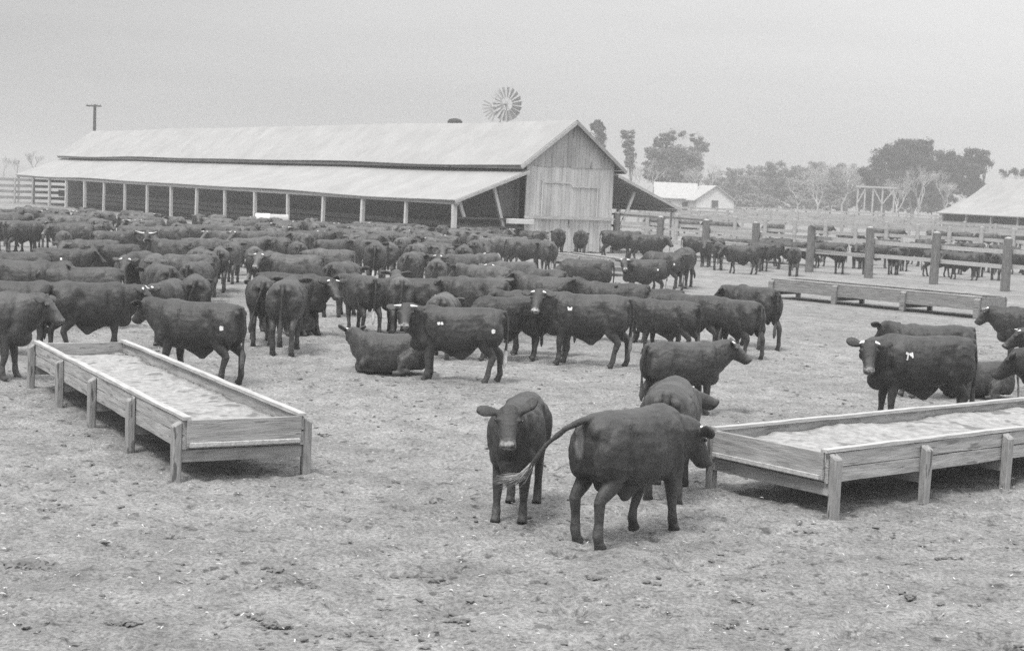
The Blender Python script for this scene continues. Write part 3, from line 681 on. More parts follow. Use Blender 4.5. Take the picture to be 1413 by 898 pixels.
# ------------------------------------------------------------------ trees
def leafs(mb, c, r, n, s):
    for _ in range(n):
        d = Vector((random.gauss(0, 1), random.gauss(0, 1), random.gauss(0, 1))); d.normalize(); rr = random.random() ** .45
        p = c + Vector((d.x * r[0], d.y * r[1], d.z * r[2])) * rr
        a = Vector((random.gauss(0, 1), random.gauss(0, 1), random.gauss(0, 1))).normalized() * s * random.uniform(.5, 1.3); b = a.orthogonal().normalized() * s * random.uniform(.3, .7)
        mb.add([p - a, p - b, p + a, p + b], [(0, 1, 2, 3)])
def tree(name, label, Yd, px, clumps, lm, bm_, trunk=.25, group='trees beyond the pens', leaf=.24, dens=1., cat='tree'):
    """clumps: (px, py, rx_px, rz_px)"""
    k = Yd / F; base = GD(px, Yd); root = empty(name, base); tag(root, label, cat, group)
    mb = MB(); tb = MB(); top = []
    for (x, y, rx, rz) in clumps:
        z = CH + (HZ(x) - y) * k; q = GD(x, Yd, max(z, 0)) - base; q.z = z; q.y += random.uniform(-1, 1) * rx * k * .5
        top.append(q)
        nsub = max(4, int(rx * rz / 7))
        for _ in range(nsub):
            d = Vector((random.uniform(-1, 1), random.uniform(-1, 1), random.uniform(-1, 1)))
            c_ = q + Vector((d.x * rx * k * .8, d.y * rx * k * .8, d.z * rz * k * .8)); r_ = max(.45, min(rx, rz) * k * random.uniform(.3, .55))
            leafs(mb, c_, (r_ * 1.2, r_, r_ * .8), int(95 * dens), leaf)
        leafs(mb, q, (rx * k * 1.25, rx * k, rz * k * 1.3), int((60 + rx * rz * .8) * dens), leaf * .8)
    fork = Vector((0, 0, max(1.2, min(t.z for t in top) * .45)))
    tb.tube([(0, 0, -.2), fork * .5, fork], [trunk, trunk * .85, trunk * .7], 8)
    for q in top:
        m_ = fork.lerp(q, .5) + Vector((random.uniform(-.3, .3), 0, random.uniform(0, .4)))
        tb.tube([fork, m_, q], [trunk * .55, trunk * .35, trunk * .12], 6)
        for _ in range(4):
            e = q + Vector((random.uniform(-1, 1), random.uniform(-1, 1), random.uniform(0, 1))) * 1.2; tb.tube([m_, (m_ + e) / 2 + Vector((0, 0, .2)), e], [trunk * .2, trunk * .12, .03], 4)
    tb.build('trunk', bm_, root); mb.build('crown', lm, root)
    return root
def bare(name, label, Yd, px, ytop, spread, group='bare trees beyond the pens', m=None, seed=1, lv=6):
    rnd = random.Random(seed); k = Yd / F; base = GD(px, Yd); root = empty(name, base); tag(root, label, 'tree', group)
    H = CH + (HZ(px) - ytop) * k; tr = MB(); tw = MB()
    def br(p, d, l, r, n, mb):
        e = p + d * l; m_ = (p + e) / 2 + Vector((rnd.uniform(-1, 1), rnd.uniform(-1, 1), rnd.uniform(-1, 1))) * l * .07
        mb.tube([p, m_, e], [r, r * .85, r * .7], 5 if n > 2 else 3)
        if n == 0: return
        for _ in range(3 if n < 5 else 2 + (rnd.random() < .6)):
            ax = Vector((rnd.uniform(-1, 1), rnd.uniform(-1, 1), rnd.uniform(-.3, .5))).normalized()
            nd = (d + ax * spread).normalized(); nd = (nd + Vector((0, 0, .12))).normalized()
            br(e, nd, l * rnd.uniform(.62, .85), r * .62, n - 1, tw if n <= lv - 1 else tr)
    br(Vector((0, 0, -.1)), Vector((rnd.uniform(-.05, .05), 0, 1)).normalized(), H * .24, H * .022, lv, tr)
    zs = [v[2] for v in tw.v] ; sc = H / max(zs)
    for mb_ in (tr, tw): mb_.v = [(a * sc, b * sc, c * sc) for a, b, c in mb_.v]
    tr.build('trunk', m or BARK, root); tw.build('crown', m or BARK, root)
tree('eucalyptus_tree', 'tall slim tree with a round dark tuft just right of the gable', 250, 832, [(825, 180, 9, 8), (828, 189, 7, 8), (829, 200, 5, 8), (824, 172, 5, 3)], LEAFD, BARKD, .18, dens=.8)
tree('eucalyptus_tree', 'tall thin ragged tree second from the gable, pale trunk below its tuft', 255, 869, [(865, 188, 9, 6), (866, 198, 7, 7), (868, 209, 6, 8), (871, 222, 8, 13)], LEAFM, BARKD, .18, dens=.55)
tree('eucalyptus_tree', 'broad tall tree with a dark flat top above the white farm shed', 290, 925, [(930, 188, 20, 7), (915, 198, 12, 7), (905, 215, 14, 12), (930, 222, 20, 20), (952, 225, 14, 18), (920, 240, 28, 14), (945, 242, 22, 12), (898, 238, 10, 14)], LEAFM, BARKD, .4, dens=.9)
tree('eucalyptus_tree', 'narrow tall tree with a dark tuft beside the broad flat-topped tree', 300, 962, [(962, 192, 9, 6), (968, 202, 9, 9), (958, 215, 9, 12), (960, 235, 10, 14)], LEAFM, BARKD, .25, dens=.7)
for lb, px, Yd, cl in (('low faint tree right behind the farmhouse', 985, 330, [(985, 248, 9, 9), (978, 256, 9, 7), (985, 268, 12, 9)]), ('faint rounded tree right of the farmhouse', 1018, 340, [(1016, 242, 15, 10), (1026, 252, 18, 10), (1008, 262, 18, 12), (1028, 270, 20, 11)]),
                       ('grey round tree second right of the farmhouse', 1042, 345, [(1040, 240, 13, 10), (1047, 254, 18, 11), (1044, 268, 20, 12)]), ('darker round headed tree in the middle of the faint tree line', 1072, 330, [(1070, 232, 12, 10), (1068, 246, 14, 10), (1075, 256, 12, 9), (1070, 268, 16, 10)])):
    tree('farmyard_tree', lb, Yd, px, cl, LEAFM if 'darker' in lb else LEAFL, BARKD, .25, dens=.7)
for i, (px, yt, lb, Yd) in enumerate(((1100, 232, 'pale leafless tree right of the darker round headed tree', 270), (1128, 224, 'pale leafless tree in the middle of the faint tree line', 265), (1160, 226, 'pale leafless tree left of the wooden frame', 275), (1265, 228, 'pale bare forked tree standing in front of the dark tree mass', 240), (1302, 235, 'pale bare tree between the forked tree and the right barn', 250), (968, 225, 'thin pale bare tree beside the farmhouse gable', 260), (1236, 242, 'small pale bare tree right of the wooden frame', 240), (885, 225, 'thin pale bare tree left of the broad flat-topped tree', 260))):
    bare('bare_tree', lb, Yd, px, yt, .62 if i != 3 else .5, seed=i + 3, lv=7)
for px, yt, lb, Yd in ((1000, 246, 'soft grey bushy tree close right of the farmhouse', 350), (1058, 240, 'soft grey bushy tree just left of the darker round headed tree', 352), (1092, 236, 'soft grey bushy tree just right of the darker round headed tree', 350), (1205, 246, 'soft grey bushy tree between the timber frame and the dark tree mass', 340), (1128, 233, 'tallest soft grey bushy tree in the middle of the faint tree line', 352), (1168, 236, 'soft grey bushy tree directly left of the timber frame', 350)):
    tree('farmyard_tree', lb, Yd, px, [(px, yt, 15, 9), (px - 10, yt + 10, 16, 10), (px + 11, yt + 12, 17, 10), (px, yt + 24, 25, 12), (px - 8, yt + 36, 24, 9), (px + 10, yt + 38, 22, 8)], LEAFM, BARKD, .25, dens=.55)
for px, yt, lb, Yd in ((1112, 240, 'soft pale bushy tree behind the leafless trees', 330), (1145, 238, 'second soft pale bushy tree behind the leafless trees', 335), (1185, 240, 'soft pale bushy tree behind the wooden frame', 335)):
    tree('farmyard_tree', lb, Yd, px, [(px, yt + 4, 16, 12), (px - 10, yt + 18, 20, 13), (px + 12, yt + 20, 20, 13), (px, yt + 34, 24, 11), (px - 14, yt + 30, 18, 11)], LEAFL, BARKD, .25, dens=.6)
for lb, px, cl in (('dark rounded tree forming the left shoulder of the big tree mass', 1218, [(1222, 222, 16, 14), (1212, 236, 12, 10), (1195, 245, 13, 12), (1205, 262, 18, 12), (1228, 208, 10, 8), (1226, 250, 18, 14), (1200, 279, 22, 9), (1228, 270, 16, 12)]),
                   ('tallest dark tree in the middle of the big tree mass', 1258, [(1236, 214, 14, 12), (1250, 226, 22, 14), (1258, 206, 20, 12), (1242, 218, 14, 10), (1270, 214, 14, 14), (1262, 200, 10, 6), (1280, 202, 8, 9), (1256, 235, 24, 14), (1266, 256, 24, 16), (1250, 277, 22, 9), (1272, 275, 20, 10)]),
                   ('dark tree between the tallest tree and the right barn', 1298, [(1318, 232, 16, 12), (1280, 246, 22, 14), (1296, 222, 17, 13), (1312, 220, 9, 10), (1286, 232, 14, 10), (1305, 240, 16, 14), (1300, 262, 20, 14), (1300, 278, 20, 9), (1318, 250, 14, 14)]),
                   ('dark round tree above the left end of the right barn roof', 1345, [(1340, 216, 12, 10), (1354, 218, 12, 10), (1330, 226, 12, 10), (1362, 226, 9, 8), (1340, 238, 18, 11), (1325, 256, 18, 12), (1338, 262, 18, 14)])):
    tree('dense_tree', lb, 300, px, cl, LEAFD, BARKD, .5, dens=1.1)
tree('far_tree', 'small dark tree showing over the right barn roof', 320, 1385, [(1384, 241, 6, 5)], LEAFD, BARKD, .2, dens=.7)
tree('far_tree', 'small dark tree at the right edge over the barn roof', 320, 1405, [(1402, 238, 8, 6), (1412, 240, 8, 6)], LEAFD, BARKD, .2, dens=.7)
for i, (px, y, r_) in enumerate(((48, 216, 12), (24, 226, 14), (5, 224, 12))):
    bare('bare_tree', ['faint bare tree close to the far end of the shed roof', 'faint bare tree in the middle of the far left trees', 'faint bare tree at the left edge of the photo'][i], 420, px, y - 8, .62, m=LEAFL, seed=31 + i, lv=5)
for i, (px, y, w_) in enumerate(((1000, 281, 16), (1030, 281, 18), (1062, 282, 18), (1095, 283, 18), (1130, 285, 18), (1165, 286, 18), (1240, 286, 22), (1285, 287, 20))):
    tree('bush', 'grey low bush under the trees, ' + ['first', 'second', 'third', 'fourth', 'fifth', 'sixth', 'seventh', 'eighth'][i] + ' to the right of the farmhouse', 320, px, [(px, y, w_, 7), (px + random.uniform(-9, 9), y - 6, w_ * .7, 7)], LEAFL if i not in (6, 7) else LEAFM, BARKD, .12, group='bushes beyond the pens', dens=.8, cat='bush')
# wooden frame with braces
def frame():
    Yd = 235; k = Yd / F; base = GD(1205, Yd); root = empty('wooden_frame', base); tag(root, 'pale open timber frame with slanting braces below the big trees', 'timber frame')
    zt = CH + (HZ(1205) - 259) * k
    xs = [(px - 1205) * k for px in (1181, 1191, 1202, 1215, 1231)]
    for x in xs:
        mb = MB(); mb.bar((x, 0, 0), (x, 0, zt), .22, .22); mb.build('post', BARK, root)
    mb = MB(); mb.bar((xs[0] - .4, -.2, zt), (xs[-1] + .4, -.2, zt), .2, .25); mb.build('beam', BARK, root)
    for (a, b) in ((0, 1), (3, 2), (3, 4)):
        mb = MB(); mb.bar((xs[a], -.15, zt * .55), (xs[b], -.15, zt - .2), .14, .16); mb.build('brace', BARK, root)
frame()
# low distant hill band
mb = MB(); vs = []; fs = []; n = 80
for i in range(n + 1):
    x = -2700 + 5400 * i / n; h = max(1, 5 + 9 * noise.noise((i * .13, 0, 0)) + 4 * noise.noise((i * .5, 3, 0)))
    h = h * (1.2 if x < -300 else .8)
    vs += [(x, 1500, -.5), (x, 1560, h), (x, 1700, -.5)]
for i in range(n):
    a = i * 3; fs += [(a, a + 3, a + 4, a + 1), (a + 1, a + 4, a + 5, a + 2)]
mb.add(vs, fs); tag(mb.build('hills', HILLM, smooth=True), kind='structure')
# ------------------------------------------------------------------ cattle
def ringmesh(mb, rings):
    n = len(rings[0]); k = len(mb.v); mb.v += [tuple(p) for r in rings for p in r]
    for i in range(len(rings) - 1):
        for j in range(n):
            mb.f.append((k + i * n + j, k + i * n + (j + 1) % n, k + (i + 1) * n + (j + 1) % n, k + (i + 1) * n + j))
    mb.f.append(tuple(k + j for j in range(n))[::-1]); mb.f.append(tuple(k + (len(rings) - 1) * n + j for j in range(n)))
def ell(c, sx_, ry, rz, upv, n=20, ey=1., et=1., eb=1.):
    """ring around c; sx_=side axis, upv=up axis"""
    out = []
    for j in range(n):
        t = 2 * PI * j / n; cs, sn = math.cos(t), math.sin(t)
        y = math.copysign(abs(cs) ** ey, cs) * ry; e = et if sn > 0 else eb; z = math.copysign(abs(sn) ** e, sn) * (rz if not isinstance(rz, tuple) else (rz[0] if sn > 0 else rz[1]))
        out.append(Vector(c) + Vector(sx_) * y + Vector(upv) * z)
    return out
def ellipsoid(mb, c, r, rot=None):
    rings = []; N_ = 9
    for i in range(1, N_):
        a = PI * i / N_; rings.append([Vector((-math.cos(a) * r[0], math.sin(a) * math.cos(2 * PI * j / 12) * r[1], math.sin(a) * math.sin(2 * PI * j / 12) * r[2])) for j in range(12)])
    if rot: rings = [[rot @ p for p in q] for q in rings]
    ringmesh(mb, [[p + Vector(c) for p in q] for q in rings])
def limb(mb, pts, rad, n=12):
    """rad: (rx along body, ry sideways)"""
    rings = []
    for i, p in enumerate(pts):
        p = Vector(p); a = Vector(pts[max(i - 1, 0)]); b = Vector(pts[min(i + 1, len(pts) - 1)]); d = (b - a).normalized()
        side = Vector((0, 1, 0)); side = (side - d * side.dot(d)).normalized(); f = d.cross(side)
        rx, ry = rad[i] if isinstance(rad[i], tuple) else (rad[i], rad[i])
        rings.append([p + f * math.cos(2 * PI * j / n) * rx + side * math.sin(2 * PI * j / n) * ry for j in range(n)])
    ringmesh(mb, rings)

def cow_mesh(name, neck_yaw=0, neck_pitch=22, head_yaw=0, head_pitch=48, fl=0, fr=0, rl=0, rr=0, lift=None, tail='down', ears=(0, 0), lying=False, rump_streak=False, sheath=True, voxel=.017, thick=1., earth=.031):
    mb = MB(); dz = -.50 if lying else 0.
    T = thick
    st = [(-.765, 1.11, .95, .06), (-.745, 1.155, .84, .14), (-.69, 1.19, .66, .215), (-.57, 1.215, .56, .255), (-.40, 1.222, .57, .245), (-.22, 1.21, .515, .268), (-.02, 1.20, .485, .292), (.18, 1.20, .475, .288), (.34, 1.21, .475, .255), (.48, 1.215, .49, .245), (.60, 1.195, .52, .205), (.70, 1.13, .58, .15), (.745, 1.05, .68, .09)]
    rings = []
    for x, zt, zb, hw in st:
        zc_ = zb + (zt - zb) * .50
        if lying: zb += .015; hw *= 1.08
        rings.append(ell((x, 0, zc_ + dz), (0, 1, 0), hw * T, (zt - zc_, zc_ - zb), (0, 0, 1), 24, .88, 1.0, .95))
    ringmesh(mb, rings)
    # muscle masses
    for s in (-1, 1):
        ellipsoid(mb, (.39, s * .185 * T, .87 + dz), (.15, .10, .25)); ellipsoid(mb, (.50, s * .14 * T, .70 + dz), (.12, .10, .16))
        ellipsoid(mb, (-.54, s * .17 * T, .86 + dz), (.19, .12, .27)); ellipsoid(mb, (-.63, s * .13 * T, .82 + dz), (.145, .105, .24))
        ellipsoid(mb, (-.38, s * .135 * T, 1.085 + dz), (.15, .075, .075)); ellipsoid(mb, (-.745, s * .09, 1.06 + dz), (.05, .045, .06))
    ellipsoid(mb, (.60, 0, .60 + dz), (.17, .115, .14)); ellipsoid(mb, (.42, 0, 1.14 + dz), (.20, .10, .09))
    if sheath and not lying:
        ringmesh(mb, [ell((.0, 0, .57), (1, 0, 0), .36, .07, (0, -1, 0), 16), ell((-.03, 0, .46), (1, 0, 0), .24, .045, (0, -1, 0), 16), ell((-.07, 0, .40), (1, 0, 0), .12, .035, (0, -1, 0), 16), ell((-.09, 0, .345), (1, 0, 0), .04, .028, (0, -1, 0), 16)])
        ellipsoid(mb, (-.52, 0, .58), (.07, .055, .10))
    # neck
    def dirv(yaw, pitch): return Vector((math.cos(R(yaw)) * math.cos(R(pitch)), math.sin(R(yaw)) * math.cos(R(pitch)), math.sin(R(pitch))))
    c0 = Vector((.46, 0, .93 + dz)); NL = .50
    pts_ = [c0]; dirs = []
    for k, fy in enumerate((.25, .6, .9, 1.0)):
        d = dirv(neck_yaw * fy, neck_pitch * (.6 + .4 * fy)); dirs.append(d); pts_.append(pts_[-1] + d * (NL / 4 if k else NL / 4 + .04))
    nr = [(.20, .30), (.18, .275), (.15, .24), (.125, .20), (.10, .15)]
    rings = []
    for i, p in enumerate(pts_):
        d = dirs[max(0, i - 1)]; side = Vector((-d.y, d.x, 0)).normalized(); upv = d.cross(side) * -1
        if upv.z < 0: upv = -upv
        rings.append(ell(p - upv * (.02 if i < 3 else 0), side, nr[i][0], (nr[i][1] * .92, nr[i][1] * 1.12), upv, 18, 1, 1, .95))
    ringmesh(mb, rings)
    # dewlap: thin fold under the neck
    yw = neck_yaw + head_yaw; ha = dirv(yw, -head_pitch); hs = Vector((-math.sin(R(yw)), math.cos(R(yw)), 0)); hn = hs.cross(ha) * -1
    if hn.z < 0 : hn = -hn
    poll = pts_[-1] + Vector((0, 0, .085)) + dirv(yw, 0) * .03
    def hp(t, s=0., n=0.): return poll + ha * t + hs * s + hn * n
    throat = hp(.13, 0, -.24); br_ = Vector((.62, 0, .58 + dz))
    mid = (throat + br_) / 2 + Vector((.0, 0, -.01))
    dl = [throat.lerp(pts_[3], .3), mid.lerp(pts_[2], .15), br_ + Vector((-.05, 0, .05))]
    d_ = (dl[2] - dl[0]).normalized(); sd_ = hs.lerp(Vector((0, 1, 0)), .5).normalized(); fr_ = d_.cross(sd_).normalized()
    ringmesh(mb, [ell(dl[0], sd_, .03, .06, fr_, 12), ell(dl[1], sd_, .03, .10, fr_, 12), ell(dl[2], sd_, .05, .10, fr_, 12)])
    # head
    hd = [(-.05, .06, .05), (-.03, .098, .08), (.02, .120, .108), (.08, .126, .130), (.14, .114, .134), (.20, .094, .120), (.27, .078, .100), (.33, .076, .088), (.375, .080, .080), (.405, .070, .064), (.422, .042, .038)]
    ringmesh(mb, [ell(hp(t, 0, -b_ + (.004 if t < 0 else 0)), hs, a_, b_, hn, 20, .9, .75, .95) for t, a_, b_ in hd])
    for s in (-1, 1):
        ellipsoid(mb, hp(.10, s * .102, -.058), (.045, .03, .032)); ellipsoid(mb, hp(.13, s * .062, -.15), (.08, .045, .07))
        ellipsoid(mb, hp(.39, s * .042, -.032), (.03, .028, .028))
        # ears
        lf = ears[0] if s > 0 else ears[1]
        back = -ha; ed = (hs * s * math.cos(R(lf)) + Vector((0, 0, 1)) * math.sin(R(lf)) + back * .18).normalized()
        wv = (ha - ed * ha.dot(ed)).normalized(); tv_ = ed.cross(wv)
        b0 = hp(.02, s * .100, -.06)
        ringmesh(mb, [ell(b0 + ed * q, wv, a_, t_, tv_, 14) for q, a_, t_ in ((-.04, .034, .034), (.03, .040, .034), (.08, .062, earth * 1.1), (.13, .072, earth), (.18, .060, earth * .95), (.22, .030, earth * .85))])
    # legs
    tips = []
    if not lying:
        lift = lift or {}
        for key, s, dx in (('fl', 1, fl), ('fr', -1, fr)):
            l = lift.get(key, 0); y = s * .145 * T; kx = .44 + dx * .55 + l * .8
            p = [(.40, y, .86), (.40, y * 1.03, .66), (.42 + dx * .3 + l * .3, y, .52), (kx, y * .98, .375 + l * .3), (kx + .0, y * .98, .33 + l * .3), (.43 + dx * .9 - l * .2, y * .97, .21 + l * .7), (.43 + dx - l * .5, y * .97, .115 + l * .9), (.45 + dx - l * .6, y * .97, .06 + l), (.475 + dx - l * .7, y * .97, l)]
            limb(mb, p, [(.14, .09), (.115, .08), (.076, .062), (.060, .056), (.054, .050), (.041, .038), (.050, .047), (.047, .045), (.066, .058)])
            tips.append(Vector(p[-1]))
        for key, s, dx in (('rl', 1, rl), ('rr', -1, rr)):
            l = lift.get(key, 0); y = s * .15 * T; hx = -.66 + dx * .6
            p = [(-.52, y, .88), (-.45 + dx * .1, y * 1.08, .70), (-.52 + dx * .35, y * 1.05, .57), (hx + .015, y, .465 + l * .3), (hx - .01, y, .42 + l * .3), (-.64 + dx * .85, y, .25 + l * .6), (-.635 + dx, y, .125 + l * .9), (-.61 + dx, y, .06 + l), (-.58 + dx, y, l)]
            limb(mb, p, [(.21, .11), (.175, .10), (.105, .068), (.070, .052), (.064, .049), (.045, .040), (.052, .048), (.047, .045), (.066, .058)])
            tips.append(Vector(p[-1]))
    else:
        for s in (-1, 1):
            limb(mb, [(.42, s * .18, .30), (.58, s * .20, .14), (.66, s * .17, .07), (.50, s * .15, .045), (.34, s * .15, .045)], [.11, .075, .05, .04, .045])
            limb(mb, [(-.50, s * .22, .32), (-.28, s * .30, .20), (-.22, s * .31, .10), (-.45, s * .33, .06), (-.22, s * .36, .045), (-.08, s * .37, .04)], [(.2, .12), (.15, .10), .085, .055, .04, .05])
    # tail
    th_ = Vector((-.74, 0, 1.13 + dz)); sw = []
    if tail == 'down': tp = [th_ + Vector((.06, 0, .03)), th_ + Vector((-.045, 0, .02)), (-.825, 0, 1.02), (-.835, .01, .80), (-.82, .02, .60), (-.81, .02, .45), (-.81, .025, .33), (-.80, .03, .24)]
    elif tail == 'swing': tp = [th_ + Vector((.05, 0, .035)), th_ + Vector((-.07, .02, .03)), (-.93, .12, 1.08), (-1.00, .26, .93), (-1.03, .37, .76), (-1.03, .46, .63), (-1.01, .58, .55), (-.98, .74, .53)]
    elif tail == 'side': tp = [th_ + Vector((.06, 0, .03)), th_ + Vector((-.05, .0, .02)), (-.84, .05, .98), (-.86, .12, .78), (-.84, .16, .60), (-.82, .20, .46), (-.82, .22, .34), (-.82, .22, .25)]
    elif tail == 'lying': tp = [th_ + Vector((.06, 0, .03)), th_ + Vector((-.05, 0, .0)), (-.84, .0, .48), (-.86, .06, .26), (-.85, .16, .08), (-.80, .26, .05), (-.76, .34, .045), (-.72, .40, .04)]
    tr_ = [.045, .036, .028, .023, .021, .034, .038, .014] if tail != 'swing' else [.042, .033, .025, .021, .020, .019, .014, .008]
    limb(mb, tp, tr_, 10)
    me = mb.mesh(name, fixn=True)
    tmp = bpy.data.objects.new('tmp', me); COL.objects.link(tmp)
    m1 = tmp.modifiers.new('r', 'REMESH'); m1.mode = 'VOXEL'; m1.voxel_size = voxel; m1.use_smooth_shade = True
    m2 = tmp.modifiers.new('s', 'SMOOTH'); m2.factor = .5; m2.iterations = 3 if voxel > .012 else 5
    dg = bpy.context.evaluated_depsgraph_get(); dg.update()
    out = bpy.data.meshes.new_from_object(tmp.evaluated_get(dg)); out.name = name
    bpy.data.objects.remove(tmp); bpy.data.meshes.remove(me)
    nv = len(out.vertices); cc = np.empty(nv * 3, np.float32); out.vertices.foreach_get('co', cc); cc = cc.reshape(-1, 3)
    no = np.array([v.normal[:] for v in out.vertices], np.float32)
    amp = np.zeros(nv, np.float32)
    X, Z = cc[:, 0], cc[:, 2] - dz; ay = np.abs(cc[:, 1])
    def blob(x, z, rx, rz): return np.exp(-((X - x) / rx) ** 2 - ((Z - z) / rz) ** 2)
    onb = (ay > .10).astype(np.float32)
    amp -= .034 * blob(-.30, .98, .08, .10) * onb        # hollow in front of the hip
    amp -= .022 * blob(-.44, .70, .05, .16) * onb        # flank crease before the thigh
    amp -= .024 * blob(.22, .86, .045, .26) * onb        # behind the shoulder blade
    amp += .016 * blob(.36, .98, .06, .16) * onb + .008 * blob(-.38, 1.08, .09, .08) * onb
    amp -= .008 * blob(-.60, 1.04, .08, .07) * onb
    amp -= .02 * blob(.56, .92, .04, .2) * (np.abs(cc[:, 1]) < .3)
    rib = np.sin((X + .18 * Z) * 2 * PI / .085) * .0028 * blob(-.02, .82, .17, .17) * onb
    fold = np.array([noise.noise((p[0] * 5 + len(V_) * 3.1, p[1] * 5, p[2] * 5)) for p in cc.tolist()], np.float32) * .010 + np.array([noise.noise((p[0] * 13, p[1] * 13 + len(V_), p[2] * 13)) for p in cc.tolist()], np.float32) * .005
    thin = np.clip((Z - .45) / .25, .25, 1) if not lying else np.ones(nv)
    cc = cc + no * (amp + rib + fold * thin)[:, None]; out.vertices.foreach_set('co', cc.astype(np.float32).ravel()); out.update()
    # marks
    rel = cc - np.array(poll); tt = rel @ np.array(ha); ss = rel @ np.array(hs); nn = rel @ np.array(hn)
    inh = (np.abs(ss) < .12) & (nn > -.26) & (nn < .06) & (tt > -.05) & (tt < .5)
    sm = lambda a, b, x: np.clip((x - a) / (b - a), 0, 1) ** 2 * (3 - 2 * np.clip((x - a) / (b - a), 0, 1))
    muz = sm(.32, .40, tt) * sm(-.15, -.07, nn) * inh
    nos = np.zeros(nv)
    for s in (-1, 1):
        q = np.array(hp(.415, s * .036, -.030)); nos = np.maximum(nos, 1 - sm(.010, .020, np.linalg.norm(cc - q, axis=1)))
    for s in (-1, 1):
        q = np.array(hp(.105, s * .130, -.055)); nos = np.maximum(nos, 1 - sm(.018, .030, np.linalg.norm(cc - q, axis=1)))
    mouth = (1 - sm(.006, .013, np.abs(nn + .095 + (.41 - tt) * .15))) * sm(.30, .34, tt) * inh
    swt = np.zeros(nv)
    for i in (4, 5, 6):
        A_, B_ = np.array(tp[i]), np.array(tp[i + 1]); ab = B_ - A_; u_ = np.clip(((cc - A_) @ ab) / (ab @ ab), 0, 1)
        dd = np.linalg.norm(cc - A_ - u_[:, None] * ab, axis=1); swt = np.maximum(swt, (.35 if tail == 'swing' else 1) * (1 - sm(.07, .10, dd)) * (sm(.4, 1., u_) if i == 4 else 1))
    if rump_streak:
        q = np.abs((cc - np.array((-.745, .075, .96))) / np.array((.10, .055, .17))); swt = np.maximum(swt, .6 * (1 - sm(.6, 1.1, np.linalg.norm(q, axis=1))))
    hoof = np.zeros(nv)
    for q in tips: hoof = np.maximum(hoof, (1 - sm(.045, .055, cc[:, 2] - q.z)) * (np.linalg.norm(cc[:, :2] - np.array(q)[:2], axis=1) < .12))
    at = out.attributes.new('mark', 'FLOAT_COLOR', 'POINT'); arr = np.zeros((nv, 4), np.float32); arr[:, 0] = muz; arr[:, 1] = swt; arr[:, 2] = np.maximum(np.maximum(nos, mouth * .8), hoof * .7); arr[:, 3] = 1
    at.data.foreach_set('color', arr.ravel())
    if not out.materials: out.materials.append(COAT)
    else: out.materials[0] = COAT
    info = dict(me=out, poll=poll, ha=ha, hs=hs, hn=hn, lying=lying)
    return info

ZS = 1.225
V_ = {}
def var(key, **k):
    V_[key] = cow_mesh('cow_body', **k); return key
var('stand', neck_pitch=22, fl=.04, fr=-.05, rl=.06, rr=-.07)
var('square', neck_pitch=8, head_pitch=52, fl=0, fr=.03, rl=-.02, rr=.05, tail='side')
var('up', neck_pitch=34, head_pitch=35, fl=-.05, fr=.06, rl=-.1, rr=.06)
var('look_left', neck_yaw=62, neck_pitch=24, head_yaw=22, head_pitch=45, fl=.03, fr=-.03, rl=.08, rr=-.06)
var('look_right', neck_yaw=-62, neck_pitch=24, head_yaw=-22, head_pitch=45, fl=-.03, fr=.05, rl=-.06, rr=.08)
var('turn_left', neck_yaw=30, neck_pitch=15, head_yaw=15, head_pitch=50, fl=-.1, fr=.1, rl=.12, rr=-.1)
var('turn_right', neck_yaw=-30, neck_pitch=15, head_yaw=-15, head_pitch=50, fl=.1, fr=-.1, rl=-.1, rr=.12, tail='side')
var('low', neck_yaw=8, neck_pitch=-32, head_pitch=62, fl=.12, fr=-.08, rl=.05, rr=-.1)
var('lying', neck_yaw=-40, neck_pitch=30, head_yaw=-36, head_pitch=34, lying=True, tail='lying', ears=(25, 25))
var('lying_low', neck_yaw=30, neck_pitch=-2, head_yaw=20, head_pitch=30, lying=True, tail='lying', ears=(5, 5))
# the nearest animals, modelled finer
HV = .0105
var('h_front', rump_streak=True, neck_yaw=-12, neck_pitch=-6, head_yaw=-10, head_pitch=66, fl=-.16, fr=.10, rl=-.02, rr=-.10, tail='swing', voxel=.0095, ears=(20, 0), earth=.021)
var('h_face', neck_yaw=3, neck_pitch=27, head_yaw=3, head_pitch=52, fl=.04, fr=.10, rl=.0, rr=.05, voxel=HV, ears=(38, -4), sheath=True, earth=.021, thick=.92)
var('h_look', neck_yaw=58, neck_pitch=27, head_yaw=34, head_pitch=48, fl=.03, fr=-.02, rl=.10, rr=-.10, voxel=HV, ears=(-6, -4), earth=.021)
var('h_brand', neck_yaw=52, neck_pitch=14, head_yaw=20, head_pitch=62, fl=.02, fr=.05, rl=.06, rr=-.08, voxel=HV, ears=(0, 4), earth=.021)
var('h_away', neck_yaw=-24, neck_pitch=26, head_yaw=-18, head_pitch=44, fl=.08, fr=-.04, rl=.05, rr=-.07, voxel=HV, ears=(10, 10), earth=.021)
var('h_rear', neck_yaw=-8, neck_pitch=6, head_yaw=-60, head_pitch=22, fl=.02, fr=.1, rl=.08, rr=-.05, voxel=HV, ears=(18, 6), earth=.021)
var('h_side', neck_yaw=-6, neck_pitch=20, head_yaw=-8, head_pitch=52, fl=.06, fr=-.06, rl=.1, rr=-.06, voxel=HV, ears=(-8, 0), earth=.021)

